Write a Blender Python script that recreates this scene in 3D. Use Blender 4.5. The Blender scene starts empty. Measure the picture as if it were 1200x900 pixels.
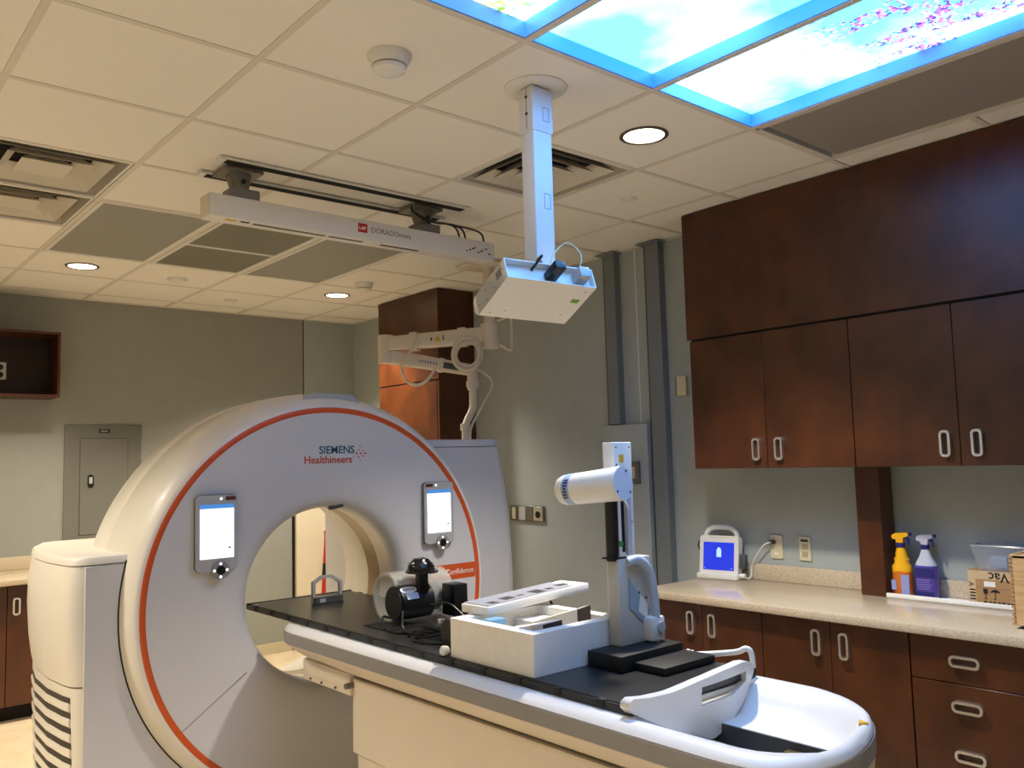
import bpy, bmesh, math, random
from mathutils import Vector, Matrix
random.seed(4)
SC = bpy.context.scene
COL = SC.collection
PI = math.pi

# ------------------------------------------------------------------ camera, world, exposure
CAMH = 1.60
cam_d = bpy.data.cameras.new('camera'); cam = bpy.data.objects.new('camera', cam_d); COL.objects.link(cam)
_r = Vector((0.76197, -0.64703, -0.02749)).normalized()
_f = Vector((0.64673, 0.75773, 0.08674)).normalized()
_u = _r.cross(_f).normalized(); _r = _f.cross(_u).normalized()
cam.matrix_world = Matrix(((_r.x, _u.x, -_f.x, 0), (_r.y, _u.y, -_f.y, 0), (_r.z, _u.z, -_f.z, CAMH), (0, 0, 0, 1)))
cam_d.sensor_width = 36; cam_d.lens = 1007.6 / 1200 * 36; cam_d.clip_start = 0.05
SC.camera = cam
w = bpy.data.worlds.new('world'); SC.world = w; w.use_nodes = True
w.node_tree.nodes['Background'].inputs[0].default_value = (0.5, 0.45, 0.4, 1)
w.node_tree.nodes['Background'].inputs[1].default_value = 0.02
SC.view_settings.view_transform = 'Standard'; SC.view_settings.look = 'None'
SC.view_settings.exposure = 0.15; SC.view_settings.gamma = 1.0; SC.view_settings.use_curve_mapping = False
DOWNLIGHT_W = 330.0
SKY_GAIN = 1.5

# ------------------------------------------------------------------ materials
def lin(c):
    return tuple(((v/255)/12.92 if v/255 <= 0.04045 else ((v/255+0.055)/1.055)**2.4) for v in c) + (1.0,)
MATS = {}
def M(name, col, rough=0.5, metal=0.0, var=0.0, scale=20.0, bump=0.0, bscale=200.0, coat=0.0, dark=None, detail=4.0, stretch=None, spec=0.5):
    if name in MATS: return MATS[name]
    m = bpy.data.materials.new(name); m.use_nodes = True; nt = m.node_tree; N = nt.nodes; L = nt.links
    b = N['Principled BSDF']
    b.inputs['Base Color'].default_value = lin(col); b.inputs['Roughness'].default_value = rough
    b.inputs['Metallic'].default_value = metal; b.inputs['Coat Weight'].default_value = coat
    b.inputs['Specular IOR Level'].default_value = spec
    g = N.new('ShaderNodeNewGeometry'); src = g.outputs['Position']
    if stretch:
        mp = N.new('ShaderNodeMapping'); mp.inputs['Scale'].default_value = stretch; L.new(src, mp.inputs[0]); src = mp.outputs[0]
    nz = N.new('ShaderNodeTexNoise'); nz.inputs['Scale'].default_value = scale; nz.inputs['Detail'].default_value = detail
    L.new(src, nz.inputs['Vector'])
    if var > 0 or dark:
        rp = N.new('ShaderNodeValToRGB'); c = lin(col); d = lin(dark) if dark else tuple(v*(1-var) for v in c[:3])+(1,)
        rp.color_ramp.elements[0].position = 0.32; rp.color_ramp.elements[1].position = 0.68
        rp.color_ramp.elements[0].color = d; rp.color_ramp.elements[1].color = c
        L.new(nz.outputs[0], rp.inputs[0]); L.new(rp.outputs[0], b.inputs['Base Color'])
    if bump > 0:
        n2 = N.new('ShaderNodeTexNoise'); n2.inputs['Scale'].default_value = bscale; n2.inputs['Detail'].default_value = 3
        L.new(src, n2.inputs['Vector'])
        bp = N.new('ShaderNodeBump'); bp.inputs['Strength'].default_value = bump; bp.inputs['Distance'].default_value = 0.004
        L.new(n2.outputs[0], bp.inputs['Height']); L.new(bp.outputs[0], b.inputs['Normal'])
    MATS[name] = m; return m
def EM(name, col, strength):
    m = bpy.data.materials.new(name); m.use_nodes = True; nt = m.node_tree; N = nt.nodes
    b = N['Principled BSDF']; b.inputs['Base Color'].default_value = (0.02, 0.02, 0.02, 1)
    b.inputs['Emission Color'].default_value = lin(col); b.inputs['Emission Strength'].default_value = strength
    b.inputs['Roughness'].default_value = 0.3
    nz = N.new('ShaderNodeTexNoise'); nz.inputs['Scale'].default_value = 300
    mx = N.new('ShaderNodeMix'); mx.data_type = 'RGBA'; mx.inputs[0].default_value = 0.004
    mx.inputs[6].default_value = lin(col); nt.links.new(nz.outputs[1], mx.inputs[7]); nt.links.new(mx.outputs[2], b.inputs['Emission Color'])
    MATS[name] = m; return m

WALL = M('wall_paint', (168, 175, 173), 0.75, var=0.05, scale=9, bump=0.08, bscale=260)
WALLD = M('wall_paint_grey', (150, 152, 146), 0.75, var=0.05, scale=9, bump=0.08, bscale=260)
TILE = M('ceiling_tile', (240, 235, 226), 0.9, var=0.06, scale=420, bump=0.35, bscale=700, spec=0.1)
TBAR = M('ceiling_bar', (216, 208, 196), 0.55, var=0.03, scale=40)
FLOOR = M('floor_vinyl', (222, 206, 178), 0.35, var=0.12, scale=7, detail=8, dark=(206, 186, 156))
WOOD = M('wood_laminate', (86, 44, 17), 0.36, scale=5.5, detail=9, dark=(60, 28, 10), bump=0.05, bscale=90, stretch=(1, 1, 0.75))
WOODIN = M('wood_dark_inside', (40, 20, 12), 0.55, var=0.2, scale=9)
GAP = M('shadow_gap', (14, 9, 7), 0.8, var=0.1)
COUNT = M('counter_solid', (214, 200, 176), 0.22, scale=170, detail=6, dark=(182, 163, 135), coat=0.2)
WHITE = M('scanner_white', (226, 224, 222), 0.34, var=0.02, scale=5, coat=0.15)
SHELL = M('scanner_shell', (230, 224, 214), 0.38, var=0.02, scale=4, coat=0.1)
CREAM = M('scanner_cream', (222, 210, 192), 0.45, var=0.03, scale=6)
ORANGE = M('orange_stripe', (206, 84, 30), 0.4, var=0.03, scale=8)
LGREY = M('light_grey_plastic', (176, 177, 178), 0.45, var=0.03, scale=12)
MGREY = M('band_grey', (140, 138, 138), 0.5, var=0.04, scale=10)
DGREY = M('dark_grey', (70, 72, 74), 0.5, var=0.08, scale=14)
BLACK = M('black_plastic', (16, 16, 17), 0.35, var=0.2, scale=20)
CARBON = M('carbon_top', (44, 43, 42), 0.33, var=0.18, scale=60, bump=0.05, bscale=500)
RUBBER = M('black_rubber', (10, 10, 10), 0.6, var=0.2, scale=30)
STEEL = M('brushed_steel', (232, 230, 226), 0.36, metal=1.0, var=0.1, scale=60)
IVORY = M('ivory_plastic', (214, 205, 172), 0.45, var=0.03, scale=20)
WMET = M('white_metal', (224, 222, 216), 0.4, var=0.02, scale=15)
GMET = M('grey_metal', (128, 124, 118), 0.4, metal=0.6, var=0.1, scale=20)
FOAM = M('white_foam', (238, 236, 232), 0.85, var=0.04, scale=30, bump=0.15, bscale=160)
PANELG = M('lens_grey', (150, 148, 140), 0.5, var=0.05, scale=300, bump=0.2, bscale=500)
PANELD = M('lens_grey_dark', (120, 116, 102), 0.5, var=0.06, scale=300, bump=0.2, bscale=500)
PERF = M('perforated_metal', (158, 152, 144), 0.6, var=0.28, scale=420, detail=1)
WIRE = M('wireway_grey', (118, 124, 128), 0.5, var=0.05, scale=12)
BLUEG = M('device_grey', (196, 194, 188), 0.45, var=0.03, scale=10)
TEAL = M('print_teal', (0, 92, 112), 0.5, var=0.04)
RED = M('print_red', (186, 34, 28), 0.5, var=0.06)
PRINTO = M('print_orange_red', (206, 66, 28), 0.5, var=0.04)
PRINTW = M('print_white', (240, 238, 232), 0.5, var=0.02)
PRINTK = M('print_black', (20, 18, 18), 0.6, var=0.1)
PRINTG = M('print_grey', (120, 120, 124), 0.5, var=0.04)
CARD = M('cardboard', (176, 138, 92), 0.8, var=0.08, scale=18, stretch=(1, 1, 6))
LWOOD = M('light_wood', (216, 180, 128), 0.5, scale=8, detail=8, dark=(194, 152, 100), stretch=(1, 1, 8))
LIFTBOX = M('lid_blue', (120, 170, 205), 0.6, var=0.05)
YELLOW = M('spray_yellow', (240, 178, 20), 0.35, var=0.04)
AMBER = M('spray_amber', (205, 110, 24), 0.3, var=0.08)
PURPLE = M('spray_purple', (84, 66, 160), 0.25, var=0.1, scale=16)
NAVY = M('spray_navy', (36, 38, 110), 0.4, var=0.1)
CLOUDY = M('spray_clear', (196, 200, 214), 0.25, var=0.04)
GREEN = M('sticker_green', (110, 160, 40), 0.5, var=0.05)
WARN = M('sticker_yellow', (226, 170, 40), 0.5, var=0.05)
PALE = M('pale_door', (226, 214, 188), 0.5, var=0.03, scale=5)
SCREENW = EM('screen_white', (236, 246, 255), 1.35)
SCREENH = EM('screen_header', (70, 140, 215), 0.9)
SCREENB = EM('screen_blue', (8, 46, 222), 0.95)
SCREENI = EM('screen_icon', (190, 225, 255), 1.0)
LENS = EM('downlight_lens', (255, 240, 214), 6.0)
LED = EM('led_white', (255, 255, 255), 2.0)

def glassmat(name, col, rough=0.03, alpha=0.25):
    m = bpy.data.materials.new(name); m.use_nodes = True; nt = m.node_tree; N = nt.nodes; b = N['Principled BSDF']
    b.inputs['Base Color'].default_value = lin(col); b.inputs['Roughness'].default_value = rough
    b.inputs['Transmission Weight'].default_value = 0.0; b.inputs['Alpha'].default_value = alpha
    nz = N.new('ShaderNodeTexNoise'); nz.inputs['Scale'].default_value = 30
    mr = N.new('ShaderNodeMapRange'); mr.inputs[3].default_value = max(0, alpha-0.05); mr.inputs[4].default_value = alpha+0.05
    nt.links.new(nz.outputs[0], mr.inputs[0]); nt.links.new(mr.outputs[0], b.inputs['Alpha'])
    MATS[name] = m; return m
ACRYL = glassmat('clear_acrylic', (205, 205, 195), 0.05, 0.30)
CLEARB = glassmat('clear_bin', (190, 196, 205), 0.08, 0.35)

# ------------------------------------------------------------------ mesh helpers
def BM(): return bmesh.new()
def finish(bm, name, mat, smooth=40):
    bmesh.ops.remove_doubles(bm, verts=bm.verts, dist=1e-6)
    bmesh.ops.recalc_face_normals(bm, faces=bm.faces)
    me = bpy.data.meshes.new(name); bm.to_mesh(me); bm.free()
    me.materials.append(mat)
    if smooth:
        for p in me.polygons: p.use_smooth = True
        me.set_sharp_from_angle(angle=math.radians(smooth))
    return me
WLOC = {}
def link(o, wloc, parent=None):
    COL.objects.link(o); WLOC[o.name] = Vector(wloc)
    if parent is not None:
        o.parent = parent; o.location = Vector(wloc) - WLOC[parent.name]
    else: o.location = Vector(wloc)
    return o
def obj(name, bm, mat, parent=None, label=None, cat=None, group=None, kind=None, smooth=40):
    me = finish(bm, name, mat, smooth)
    xs = [v.co.x for v in me.vertices]; ys = [v.co.y for v in me.vertices]; zs = [v.co.z for v in me.vertices]
    c = Vector(((min(xs)+max(xs))/2, (min(ys)+max(ys))/2, min(zs)))
    me.transform(Matrix.Translation(-c))
    o = bpy.data.objects.new(name, me); link(o, c, parent)
    if label: o['label'] = label
    if cat: o['category'] = cat
    if group: o['group'] = group
    if kind: o['kind'] = kind
    return o
def inst(name, me, wloc, parent=None, rot=None, kind=None):
    o = bpy.data.objects.new(name, me); link(o, wloc, parent)
    if rot: o.rotation_euler = rot
    if kind: o['kind'] = kind
    return o
def thing(name, label, cat, loc, group=None):
    o = bpy.data.objects.new(name, None); o.empty_display_size = 0.05; link(o, loc)
    o['label'] = label; o['category'] = cat
    if group: o['group'] = group
    return o
def dup(root, wloc, label=None):
    n = root.copy(); COL.objects.link(n); n.location = wloc; WLOC[n.name] = Vector(wloc)
    if label: n['label'] = label
    def rec(src, dst):
        for ch in list(src.children):
            c = ch.copy(); COL.objects.link(c); c.parent = dst; WLOC[c.name] = WLOC[dst.name] + ch.location
            rec(ch, c)
    rec(root, n); return n

def box(bm, x0, x1, y0, y1, z0, z1, bev=0.0, seg=2, mat=None):
    vs = [bm.verts.new(v) for v in ((x0,y0,z0),(x1,y0,z0),(x1,y1,z0),(x0,y1,z0),(x0,y0,z1),(x1,y0,z1),(x1,y1,z1),(x0,y1,z1))]
    fs = [bm.faces.new([vs[i] for i in q]) for q in ((0,3,2,1),(4,5,6,7),(0,1,5,4),(1,2,6,5),(2,3,7,6),(3,0,4,7))]
    if mat is not None:
        for v in vs: v.co = mat @ v.co
    if bev > 0:
        es = list({e for f in fs for e in f.edges})
        bmesh.ops.bevel(bm, geom=es, offset=bev, segments=seg, profile=0.5, affect='EDGES')
    return bm
def frame_of(d):
    d = Vector(d).normalized(); a = Vector((0,0,1)) if abs(d.z) < 0.9 else Vector((1,0,0))
    u = d.cross(a).normalized(); return u, d.cross(u).normalized()
def cyl(bm, p0, p1, r0, r1=None, seg=24, caps=True):
    r1 = r0 if r1 is None else r1
    p0, p1 = Vector(p0), Vector(p1); u, v = frame_of(p1-p0)
    A = [bm.verts.new(p0 + (u*math.cos(2*PI*i/seg)+v*math.sin(2*PI*i/seg))*r0) for i in range(seg)]
    B = [bm.verts.new(p1 + (u*math.cos(2*PI*i/seg)+v*math.sin(2*PI*i/seg))*r1) for i in range(seg)]
    for i in range(seg): bm.faces.new((A[i], A[(i+1)%seg], B[(i+1)%seg], B[i]))
    if caps: bm.faces.new(A[::-1]); bm.faces.new(B)
    return bm
def catmull(pts, n=6):
    P = [Vector(p) for p in pts]
    if len(P) < 3: return P
    out = []; Q = [P[0]*2-P[1]] + P + [P[-1]*2-P[-2]]
    for i in range(1, len(Q)-2):
        a, b, c, d = Q[i-1:i+3]
        for k in range(n):
            t = k/n
            out.append(0.5*((2*b)+(c-a)*t+(2*a-5*b+4*c-d)*t*t+(3*b-a-3*c+d)*t**3))
    out.append(P[-1]); return out
def tube(bm, pts, r, seg=8, closed=False, radii=None):
    P = [Vector(p) for p in pts]; n = len(P); rings = []; pu = None
    for i in range(n):
        t = (P[(i+1)%n]-P[i-1]) if closed else (P[min(i+1,n-1)]-P[max(i-1,0)])
        t.normalize()
        if pu is None: pu, _ = frame_of(t)
        pu = (pu - t*pu.dot(t)).normalized(); pv = t.cross(pu)
        rr = radii[i] if radii else r
        rings.append([bm.verts.new(P[i] + (pu*math.cos(2*PI*k/seg)+pv*math.sin(2*PI*k/seg))*rr) for k in range(seg)])
    m = n if closed else n-1
    for i in range(m):
        A, B = rings[i], rings[(i+1)%n]
        for k in range(seg): bm.faces.new((A[k], A[(k+1)%seg], B[(k+1)%seg], B[k]))
    if not closed: bm.faces.new(rings[0][::-1]); bm.faces.new(rings[-1])
    return bm
def lathe(bm, prof, origin, axis='Z', seg=48, closed=False, a0=0.0, a1=2*PI):
    o = Vector(origin); full = abs(a1-a0-2*PI) < 1e-6; cnt = seg if full else seg+1; rings = []
    for k in range(cnt):
        a = a0 + (a1-a0)*k/seg; c, s = math.cos(a), math.sin(a); row = []
        for (rr, h) in prof:
            if axis == 'Z': p = Vector((rr*c, rr*s, h))
            elif axis == 'Y': p = Vector((rr*c, h, rr*s))
            else: p = Vector((h, rr*c, rr*s))
            row.append(bm.verts.new(o+p))
        rings.append(row)
    n = len(prof)
    for k in range(seg):
        A, B = rings[k], rings[(k+1)%cnt]
        for j in range(n if closed else n-1):
            j2 = (j+1) % n
            try: bm.faces.new((A[j], B[j], B[j2], A[j2]))
            except ValueError: pass
    return bm
def loft(bm, loops, cap=True):
    R = [[bm.verts.new(p) for p in lp] for lp in loops]; n = len(R[0])
    for a, b in zip(R[:-1], R[1:]):
        for k in range(n): bm.faces.new((a[k], a[(k+1)%n], b[(k+1)%n], b[k]))
    if cap: bm.faces.new(R[0][::-1]); bm.faces.new(R[-1])
    return bm
def prism(bm, poly, o, u, v, t):
    """poly in (u,v) plane at o, extruded by vector t"""
    o, u, v, t = Vector(o), Vector(u), Vector(v), Vector(t)
    A = [o+u*a+v*b for a, b in poly]
    return loft(bm, [A, [p+t for p in A]])
def rrect(w, h, r, n=5, cx=0, cy=0):
    out = []
    for (sx, sy, a) in ((1,1,0),(-1,1,PI/2),(-1,-1,PI),(1,-1,1.5*PI)):
        for k in range(n+1):
            q = a + (PI/2)*k/n
            out.append((cx+sx*(w/2-r)+r*math.cos(q), cy+sy*(h/2-r)+r*math.sin(q)))
    return out
def ringprism(bm, outer, inner, o, u, v, t):
    o, u, v, t = Vector(o), Vector(u), Vector(v), Vector(t); n = len(outer)
    L = [[bm.verts.new(o+u*a+v*b+t*k) for a, b in pl] for pl in (outer, inner) for k in (0, 1)]
    oa, ob, ia, ib = L
    for i in range(n):
        j = (i+1) % n
        bm.faces.new((oa[i], oa[j], ob[j], ob[i])); bm.faces.new((ia[j], ia[i], ib[i], ib[j]))
        bm.faces.new((oa[j], oa[i], ia[i], ia[j])); bm.faces.new((ob[i], ob[j], ib[j], ib[i]))
    return bm
def text_bm(txt, size, o, u, v, depth=0.001, bold=0.0, align='LEFT'):
    cu = bpy.data.curves.new('lettering', 'FONT'); cu.body = txt; cu.size = size; cu.extrude = 0; cu.offset = bold
    cu.align_x = align; cu.resolution_u = 3
    ob = bpy.data.objects.new('lettering', cu); me = bpy.data.meshes.new_from_object(ob)
    bpy.data.objects.remove(ob)
    bm = BM(); bm.from_mesh(me); bpy.data.meshes.remove(me); bpy.data.curves.remove(cu)
    o, u, v = Vector(o), Vector(u).normalized(), Vector(v).normalized()
    for vt in bm.verts: vt.co = o + u*vt.co.x + v*vt.co.y
    r = bmesh.ops.extrude_face_region(bm, geom=bm.faces[:])
    n = u.cross(v)
    for e in r['geom']:
        if isinstance(e, bmesh.types.BMVert): e.co += n*depth
    return bm

# ------------------------------------------------------------------ room shell
H = 2.905; XR = 4.09; YF = 7.08; XL = -2.25; YB = -2.1
TS = 0.6096; GX = 1.1338; GY = 1.9324
def lx(i): return GX + i*TS
def my(j): return GY + j*TS
S = dict(kind='structure')
obj('floor', box(BM(), XL, XR, YB, YF, -0.05, 0), FLOOR, **S)
obj('wall_right', box(BM(), XR, XR+0.1, YB-0.1, YF+0.1, 0, H+0.25), WALL, **S)
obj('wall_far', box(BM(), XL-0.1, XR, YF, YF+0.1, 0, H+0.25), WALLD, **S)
obj('wall_left', box(BM(), XL-0.1, XL, YB-0.1, YF, 0, H+0.25), WALL, **S)
obj('wall_back', box(BM(), XL, XR, YB-0.1, YB, 0, H+0.25), WALL, **S)
ceil = obj('ceiling', box(BM(), XL, XR, YB, YF, H+0.2, H+0.25), DGREY, **S)
# lining joint and corner sheet on the far wall
obj('trim_1', box(BM(), 3.570, 3.580, YF-0.004, YF, 0.95, H), DGREY, **S)
obj('trim_2', box(BM(), 3.580, XR, YF-0.003, YF, 2.0, H), WALL, **S)

# ceiling grid
barY = finish(box(BM(), -0.012, 0.012, -TS/2+0.012, TS/2-0.012, 0, 0.03), 'grid_bar', TBAR, 0)
barX = finish(box(BM(), -TS/2+0.012, TS/2-0.012, -0.012, 0.012, 0.0005, 0.03), 'grid_bar', TBAR, 0)
tile_me = finish(box(BM(), -TS/2+0.0122, TS/2-0.0122, -TS/2+0.0122, TS/2-0.0122, 0, 0.016), 'ceiling_tile', TILE, 0)
SPECIAL = set()
for i in (0, 1, 2, 3):
    for j in (-1, -2): SPECIAL.add((i, j))
for c in ((2, 1), (-1, 3), (-1, 4)): SPECIAL.add(c)
for i in (0, 1, 2):
    for j in (4, 5): SPECIAL.add((i, j))
I0, I1, J0, J1 = -5, 3, -6, 7
for i in range(I0, I1+2):
    obj('grid_bar', box(BM(), lx(i)-0.012, lx(i)+0.012, YB, YF, H, H+0.03), TBAR, ceil, smooth=0)
NOBAR = {(i, -1) for i in (0, 1, 2, 3)} | {(0, 5), (2, 5)}
for i in range(I0, I1+1):
    for j in range(J0, J1+2):
        if (i, j) in NOBAR: continue
        inst('grid_bar', barX, (lx(i)+TS/2, my(j), H), ceil)
for j in range(J0, J1+2):
    obj('grid_bar', box(BM(), lx(I1+1)+0.012, XR, my(j)-0.012, my(j)+0.012, H+0.0005, H+0.03), TBAR, ceil, smooth=0)
    obj('grid_bar', box(BM(), XL, lx(I0)-0.012, my(j)-0.012, my(j)+0.012, H+0.0005, H+0.03), TBAR, ceil, smooth=0)
for i in range(I0-1, I1+2):
    for j in range(J0-1, J1+2):
        if (i, j) in SPECIAL: continue
        x0 = max(lx(i)+0.0135, XL+0.002); x1 = min(lx(i+1)-0.0135, XR-0.002)
        y0 = max(my(j)+0.0135, YB+0.002); y1 = min(my(j+1)-0.0135, YF-0.002)
        if x1-x0 < 0.02 or y1-y0 < 0.02: continue
        if abs(x1-x0-TS+0.027) < 1e-4 and abs(y1-y0-TS+0.027) < 1e-4:
            inst('ceiling_tile', tile_me, (lx(i)+TS/2, my(j)+TS/2, H+0.003), ceil)
        else:
            obj('ceiling_tile', box(BM(), x0, x1, y0, y1, H+0.005, H+0.021), TILE, ceil, smooth=0)
obj('trim_3', box(BM(), XL, XR, YF-0.022, YF, H-0.002, H+0.012), TBAR, **S)
obj('trim_4', box(BM(), XR-0.022, XR, YB, YF-0.022, H-0.002, H+0.012), TBAR, **S)

# ------------------------------------------------------------------ backlit sky ceiling panels
def sky_material():
    m = bpy.data.materials.new('sky_print'); m.use_nodes = True; nt = m.node_tree; N = nt.nodes; L = nt.links
    b = N['Principled BSDF']; b.inputs['Base Color'].default_value = (0.05, 0.05, 0.05, 1); b.inputs['Roughness'].default_value = 0.6
    g = N.new('ShaderNodeNewGeometry')
    def noise(scale, detail, off=(0, 0, 0), stretch=(1, 1, 1)):
        mp = N.new('ShaderNodeMapping'); mp.inputs['Location'].default_value = off; mp.inputs['Scale'].default_value = stretch
        L.new(g.outputs['Position'], mp.inputs[0])
        n = N.new('ShaderNodeTexNoise'); n.inputs['Scale'].default_value = scale; n.inputs['Detail'].default_value = detail
        L.new(mp.outputs[0], n.inputs['Vector']); return n.outputs[0]
    def ramp(src, a, bb, ca=(0,0,0,1), cb=(1,1,1,1)):
        r = N.new('ShaderNodeValToRGB'); e = r.color_ramp.elements; e[0].position = a; e[1].position = bb; e[0].color = ca; e[1].color = cb
        L.new(src, r.inputs[0]); return r.outputs[0]
    def mix(f, a, bb):
        x = N.new('ShaderNodeMix'); x.data_type = 'RGBA'; L.new(f, x.inputs[0])
        for idx, q in ((6, a), (7, bb)):
            if isinstance(q, tuple): x.inputs[idx].default_value = q
            else: L.new(q, x.inputs[idx])
        return x.outputs[2]
    def math_(op, a, bb):
        x = N.new('ShaderNodeMath'); x.operation = op
        for idx, q in ((0, a), (1, bb)):
            if isinstance(q, (int, float)): x.inputs[idx].default_value = q
            else: L.new(q, x.inputs[idx])
        return x.outputs[0]
    cl = ramp(noise(1.7, 6, (3.1, 1.2, 0)), 0.44, 0.60)
    c = mix(cl, (0.22, 1.45, 4.5, 1), (1.0, 2.85, 6.2, 1))
    sp = N.new('ShaderNodeSeparateXYZ'); L.new(g.outputs['Position'], sp.inputs[0])
    # blossom branches over the last panel, towards the room's front
    my_ = math_('MULTIPLY', ramp(sp.outputs[1], 0.0, 1.0, (1,1,1,1), (0,0,0,1)), 1.0)
    gx = N.new('ShaderNodeMapRange'); L.new(sp.outputs[0], gx.inputs[0]); gx.inputs[1].default_value = 2.30; gx.inputs[2].default_value = 2.42
    gy = N.new('ShaderNodeMapRange'); L.new(sp.outputs[1], gy.inputs[0]); gy.inputs[1].default_value = 1.52; gy.inputs[2].default_value = 1.30
    mask = math_('MULTIPLY', gx.outputs[0], gy.outputs[0])
    br = math_('ABSOLUTE', math_('SUBTRACT', noise(4.2, 5, (0.4, 0.2, 0), (1.5, 0.55, 1)), 0.5), 0)
    br = ramp(br, 0.035, 0.075, (1,1,1,1), (0,0,0,1))
    sp2 = ramp(noise(64, 3), 0.46, 0.52)
    bl = math_('MULTIPLY', math_('MULTIPLY', br, sp2), mask)
    bc = mix(ramp(noise(60, 2, (2, 0, 0)), 0.42, 0.58), (0.05, 0.06, 0.35, 1), (0.95, 0.28, 1.5, 1))
    c = mix(bl, c, bc)
    # leaves on the first panel
    hx = N.new('ShaderNodeMapRange'); L.new(sp.outputs[0], hx.inputs[0]); hx.inputs[1].default_value = 1.74; hx.inputs[2].default_value = 1.66
    hy = N.new('ShaderNodeMapRange'); L.new(sp.outputs[1], hy.inputs[0]); hy.inputs[1].default_value = 1.93; hy.inputs[2].default_value = 1.80
    lf = math_('MULTIPLY', ramp(noise(26, 3, (5, 0, 0)), 0.46, 0.52), hx.outputs[0])
    lc = mix(ramp(noise(34, 2), 0.4, 0.6), (0.25, 0.5, 0.06, 1), (1.5, 1.5, 0.5, 1))
    c = mix(lf, c, lc)
    L.new(c, b.inputs['Emission Color']); b.inputs['Emission Strength'].default_value = SKY_GAIN
    MATS['sky_print'] = m; return m
SKY = sky_material()
REVEAL_BLUELIT = M('lightbox_reveal', (112, 160, 222), 0.3, var=0.03, scale=10)  # white frame; the sky panel's blue light is painted into its base colour
names = ['first backlit sky ceiling panel with green leaves, farthest left', 'middle backlit sky ceiling panel of white clouds', 'backlit sky ceiling panel with pink blossom branches, beside the grey grille']
for i in range(3):
    x0, x1, y0, y1 = lx(i)+0.012, lx(i+1)-0.012, my(-2)+0.012, my(0)-0.012
    t = thing('sky_light_panel', names[i], 'light panel', ((x0+x1)/2, (y0+y1)/2, H+0.002), 'backlit sky ceiling panels')
    bm = BM(); box(bm, x0+0.006, x1-0.006, y0+0.006, y1-0.006, H+0.055, H+0.06); obj('printed_diffuser', bm, SKY, t, smooth=0)
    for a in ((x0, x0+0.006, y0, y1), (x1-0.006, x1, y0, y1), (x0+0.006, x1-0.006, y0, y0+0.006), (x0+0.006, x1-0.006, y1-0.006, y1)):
        obj('reveal', box(BM(), a[0], a[1], a[2], a[3], H+0.003, H+0.07), REVEAL_BLUELIT, t, smooth=0)

# ------------------------------------------------------------------ ceiling fittings
def downlight(x, y, label, watts=1.0, cone=122):
    t = thing('downlight', label, 'ceiling light', (x, y, H-0.004), 'round recessed downlights')
    bm = lathe(BM(), [(0.083, H+0.004), (0.098, H+0.004), (0.100, H-0.002), (0.096, H-0.004), (0.084, H-0.003)], (x, y, 0), seg=40, closed=True)
    obj('trim_ring', bm, M('downlight_ring', (96, 88, 80), 0.35, metal=0.5, var=0.05), t)
    bm = BM(); cyl(bm, (x, y, H-0.001), (x, y, H+0.003), 0.083, seg=36); obj('lens', bm, LENS, t)
    ld = bpy.data.lights.new('downlight_lamp', 'SPOT'); ld.energy = watts*DOWNLIGHT_W; ld.color = (1.0, 0.89, 0.70)
    ld.spot_size = math.radians(cone); ld.spot_blend = 0.6; ld.shadow_soft_size = 0.075
    lo = bpy.data.objects.new('lamp', ld); link(lo, (x, y, H-0.012), t)
cxt = lambda i: lx(i)+TS/2
cyt = lambda j: my(j)+TS/2
downlight(cxt(2), cyt(0), 'round lit downlight beside the sky panels and the white camera pole', 0.9, 104)
downlight(cxt(0), cyt(6), 'round lit downlight near the far wall above the grey electrical panel', 0.7, 112)
downlight(cxt(3), cyt(6), 'round lit downlight near the far corner by the tall wooden cabinet', 1.0)
downlight(cxt(-3)+0.0, cyt(6), 'round lit downlight out to the left near the far wall', 0.3)
downlight(cxt(-3), cyt(3), 'round lit downlight out to the left of the scanner', 0.88)
downlight(cxt(-4), cyt(0), 'added unseen downlight out to the left of the couch', 0.72, 108)  # lamp added out of view to brighten the couch side
downlight(cxt(-3), cyt(-4), 'added unseen downlight behind the viewpoint at left')  # lamp added behind the camera for more floor bounce onto the ceiling

def diffuser(i, j, label):
    x0, y0 = lx(i)+0.014, my(j)+0.014; s = TS-0.028; cx, cy = x0+s/2, y0+s/2
    t = thing('air_diffuser', label, 'air vent', (cx, cy, H), 'square stepped air diffusers')
    bm = BM(); box(bm, x0, x0+s, y0, y0+s, H+0.085, H+0.09); obj('duct_back', bm, M('duct_black', (10, 9, 8), 0.9, var=0.1), t, smooth=0)
    def sq(h, z): return [Vector((cx+a*h, cy+b*h, z)) for a, b in ((-1,-1),(1,-1),(1,1),(-1,1))]
    def frame(h0, z0, h1, z1, th, nm, mt):
        bm = BM(); P = [sq(h0, z0), sq(h1, z1), sq(h1, z1+th), sq(h0, z0+th)]
        R = [[bm.verts.new(p) for p in q] for q in P]
        for a in range(4):
            A, B = R[a], R[(a+1) % 4]
            for k in range(4): bm.faces.new((A[k], A[(k+1)%4], B[(k+1)%4], B[k]))
        obj(nm, bm, mt, t, smooth=0)
    hs = s/2
    frame(hs, H+0.003, hs-0.012, H+0.003, 0.002, 'rim', WMET)
    frame(hs-0.010, H+0.003, hs-0.028, H+0.075, 0.002, 'outer_cone', M('vent_cream', (206, 198, 184), 0.5, var=0.03))
    frame(hs-0.058, H+0.003, hs-0.112, H+0.050, 0.002, 'louver', MATS['vent_cream'])
    frame(hs-0.128, H+0.004, hs-0.178, H+0.050, 0.002, 'louver', MATS['vent_cream'])
    bm = BM(); loft(bm, [sq(0.100, H+0.006), sq(0.06, H+0.04)]); obj('centre_plate', bm, MATS['vent_cream'], t, smooth=0)
diffuser(2, 1, 'square air diffuser behind the white camera pole')
diffuser(-1, 3, 'square air diffuser at left edge, the nearer of two side by side')
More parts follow.
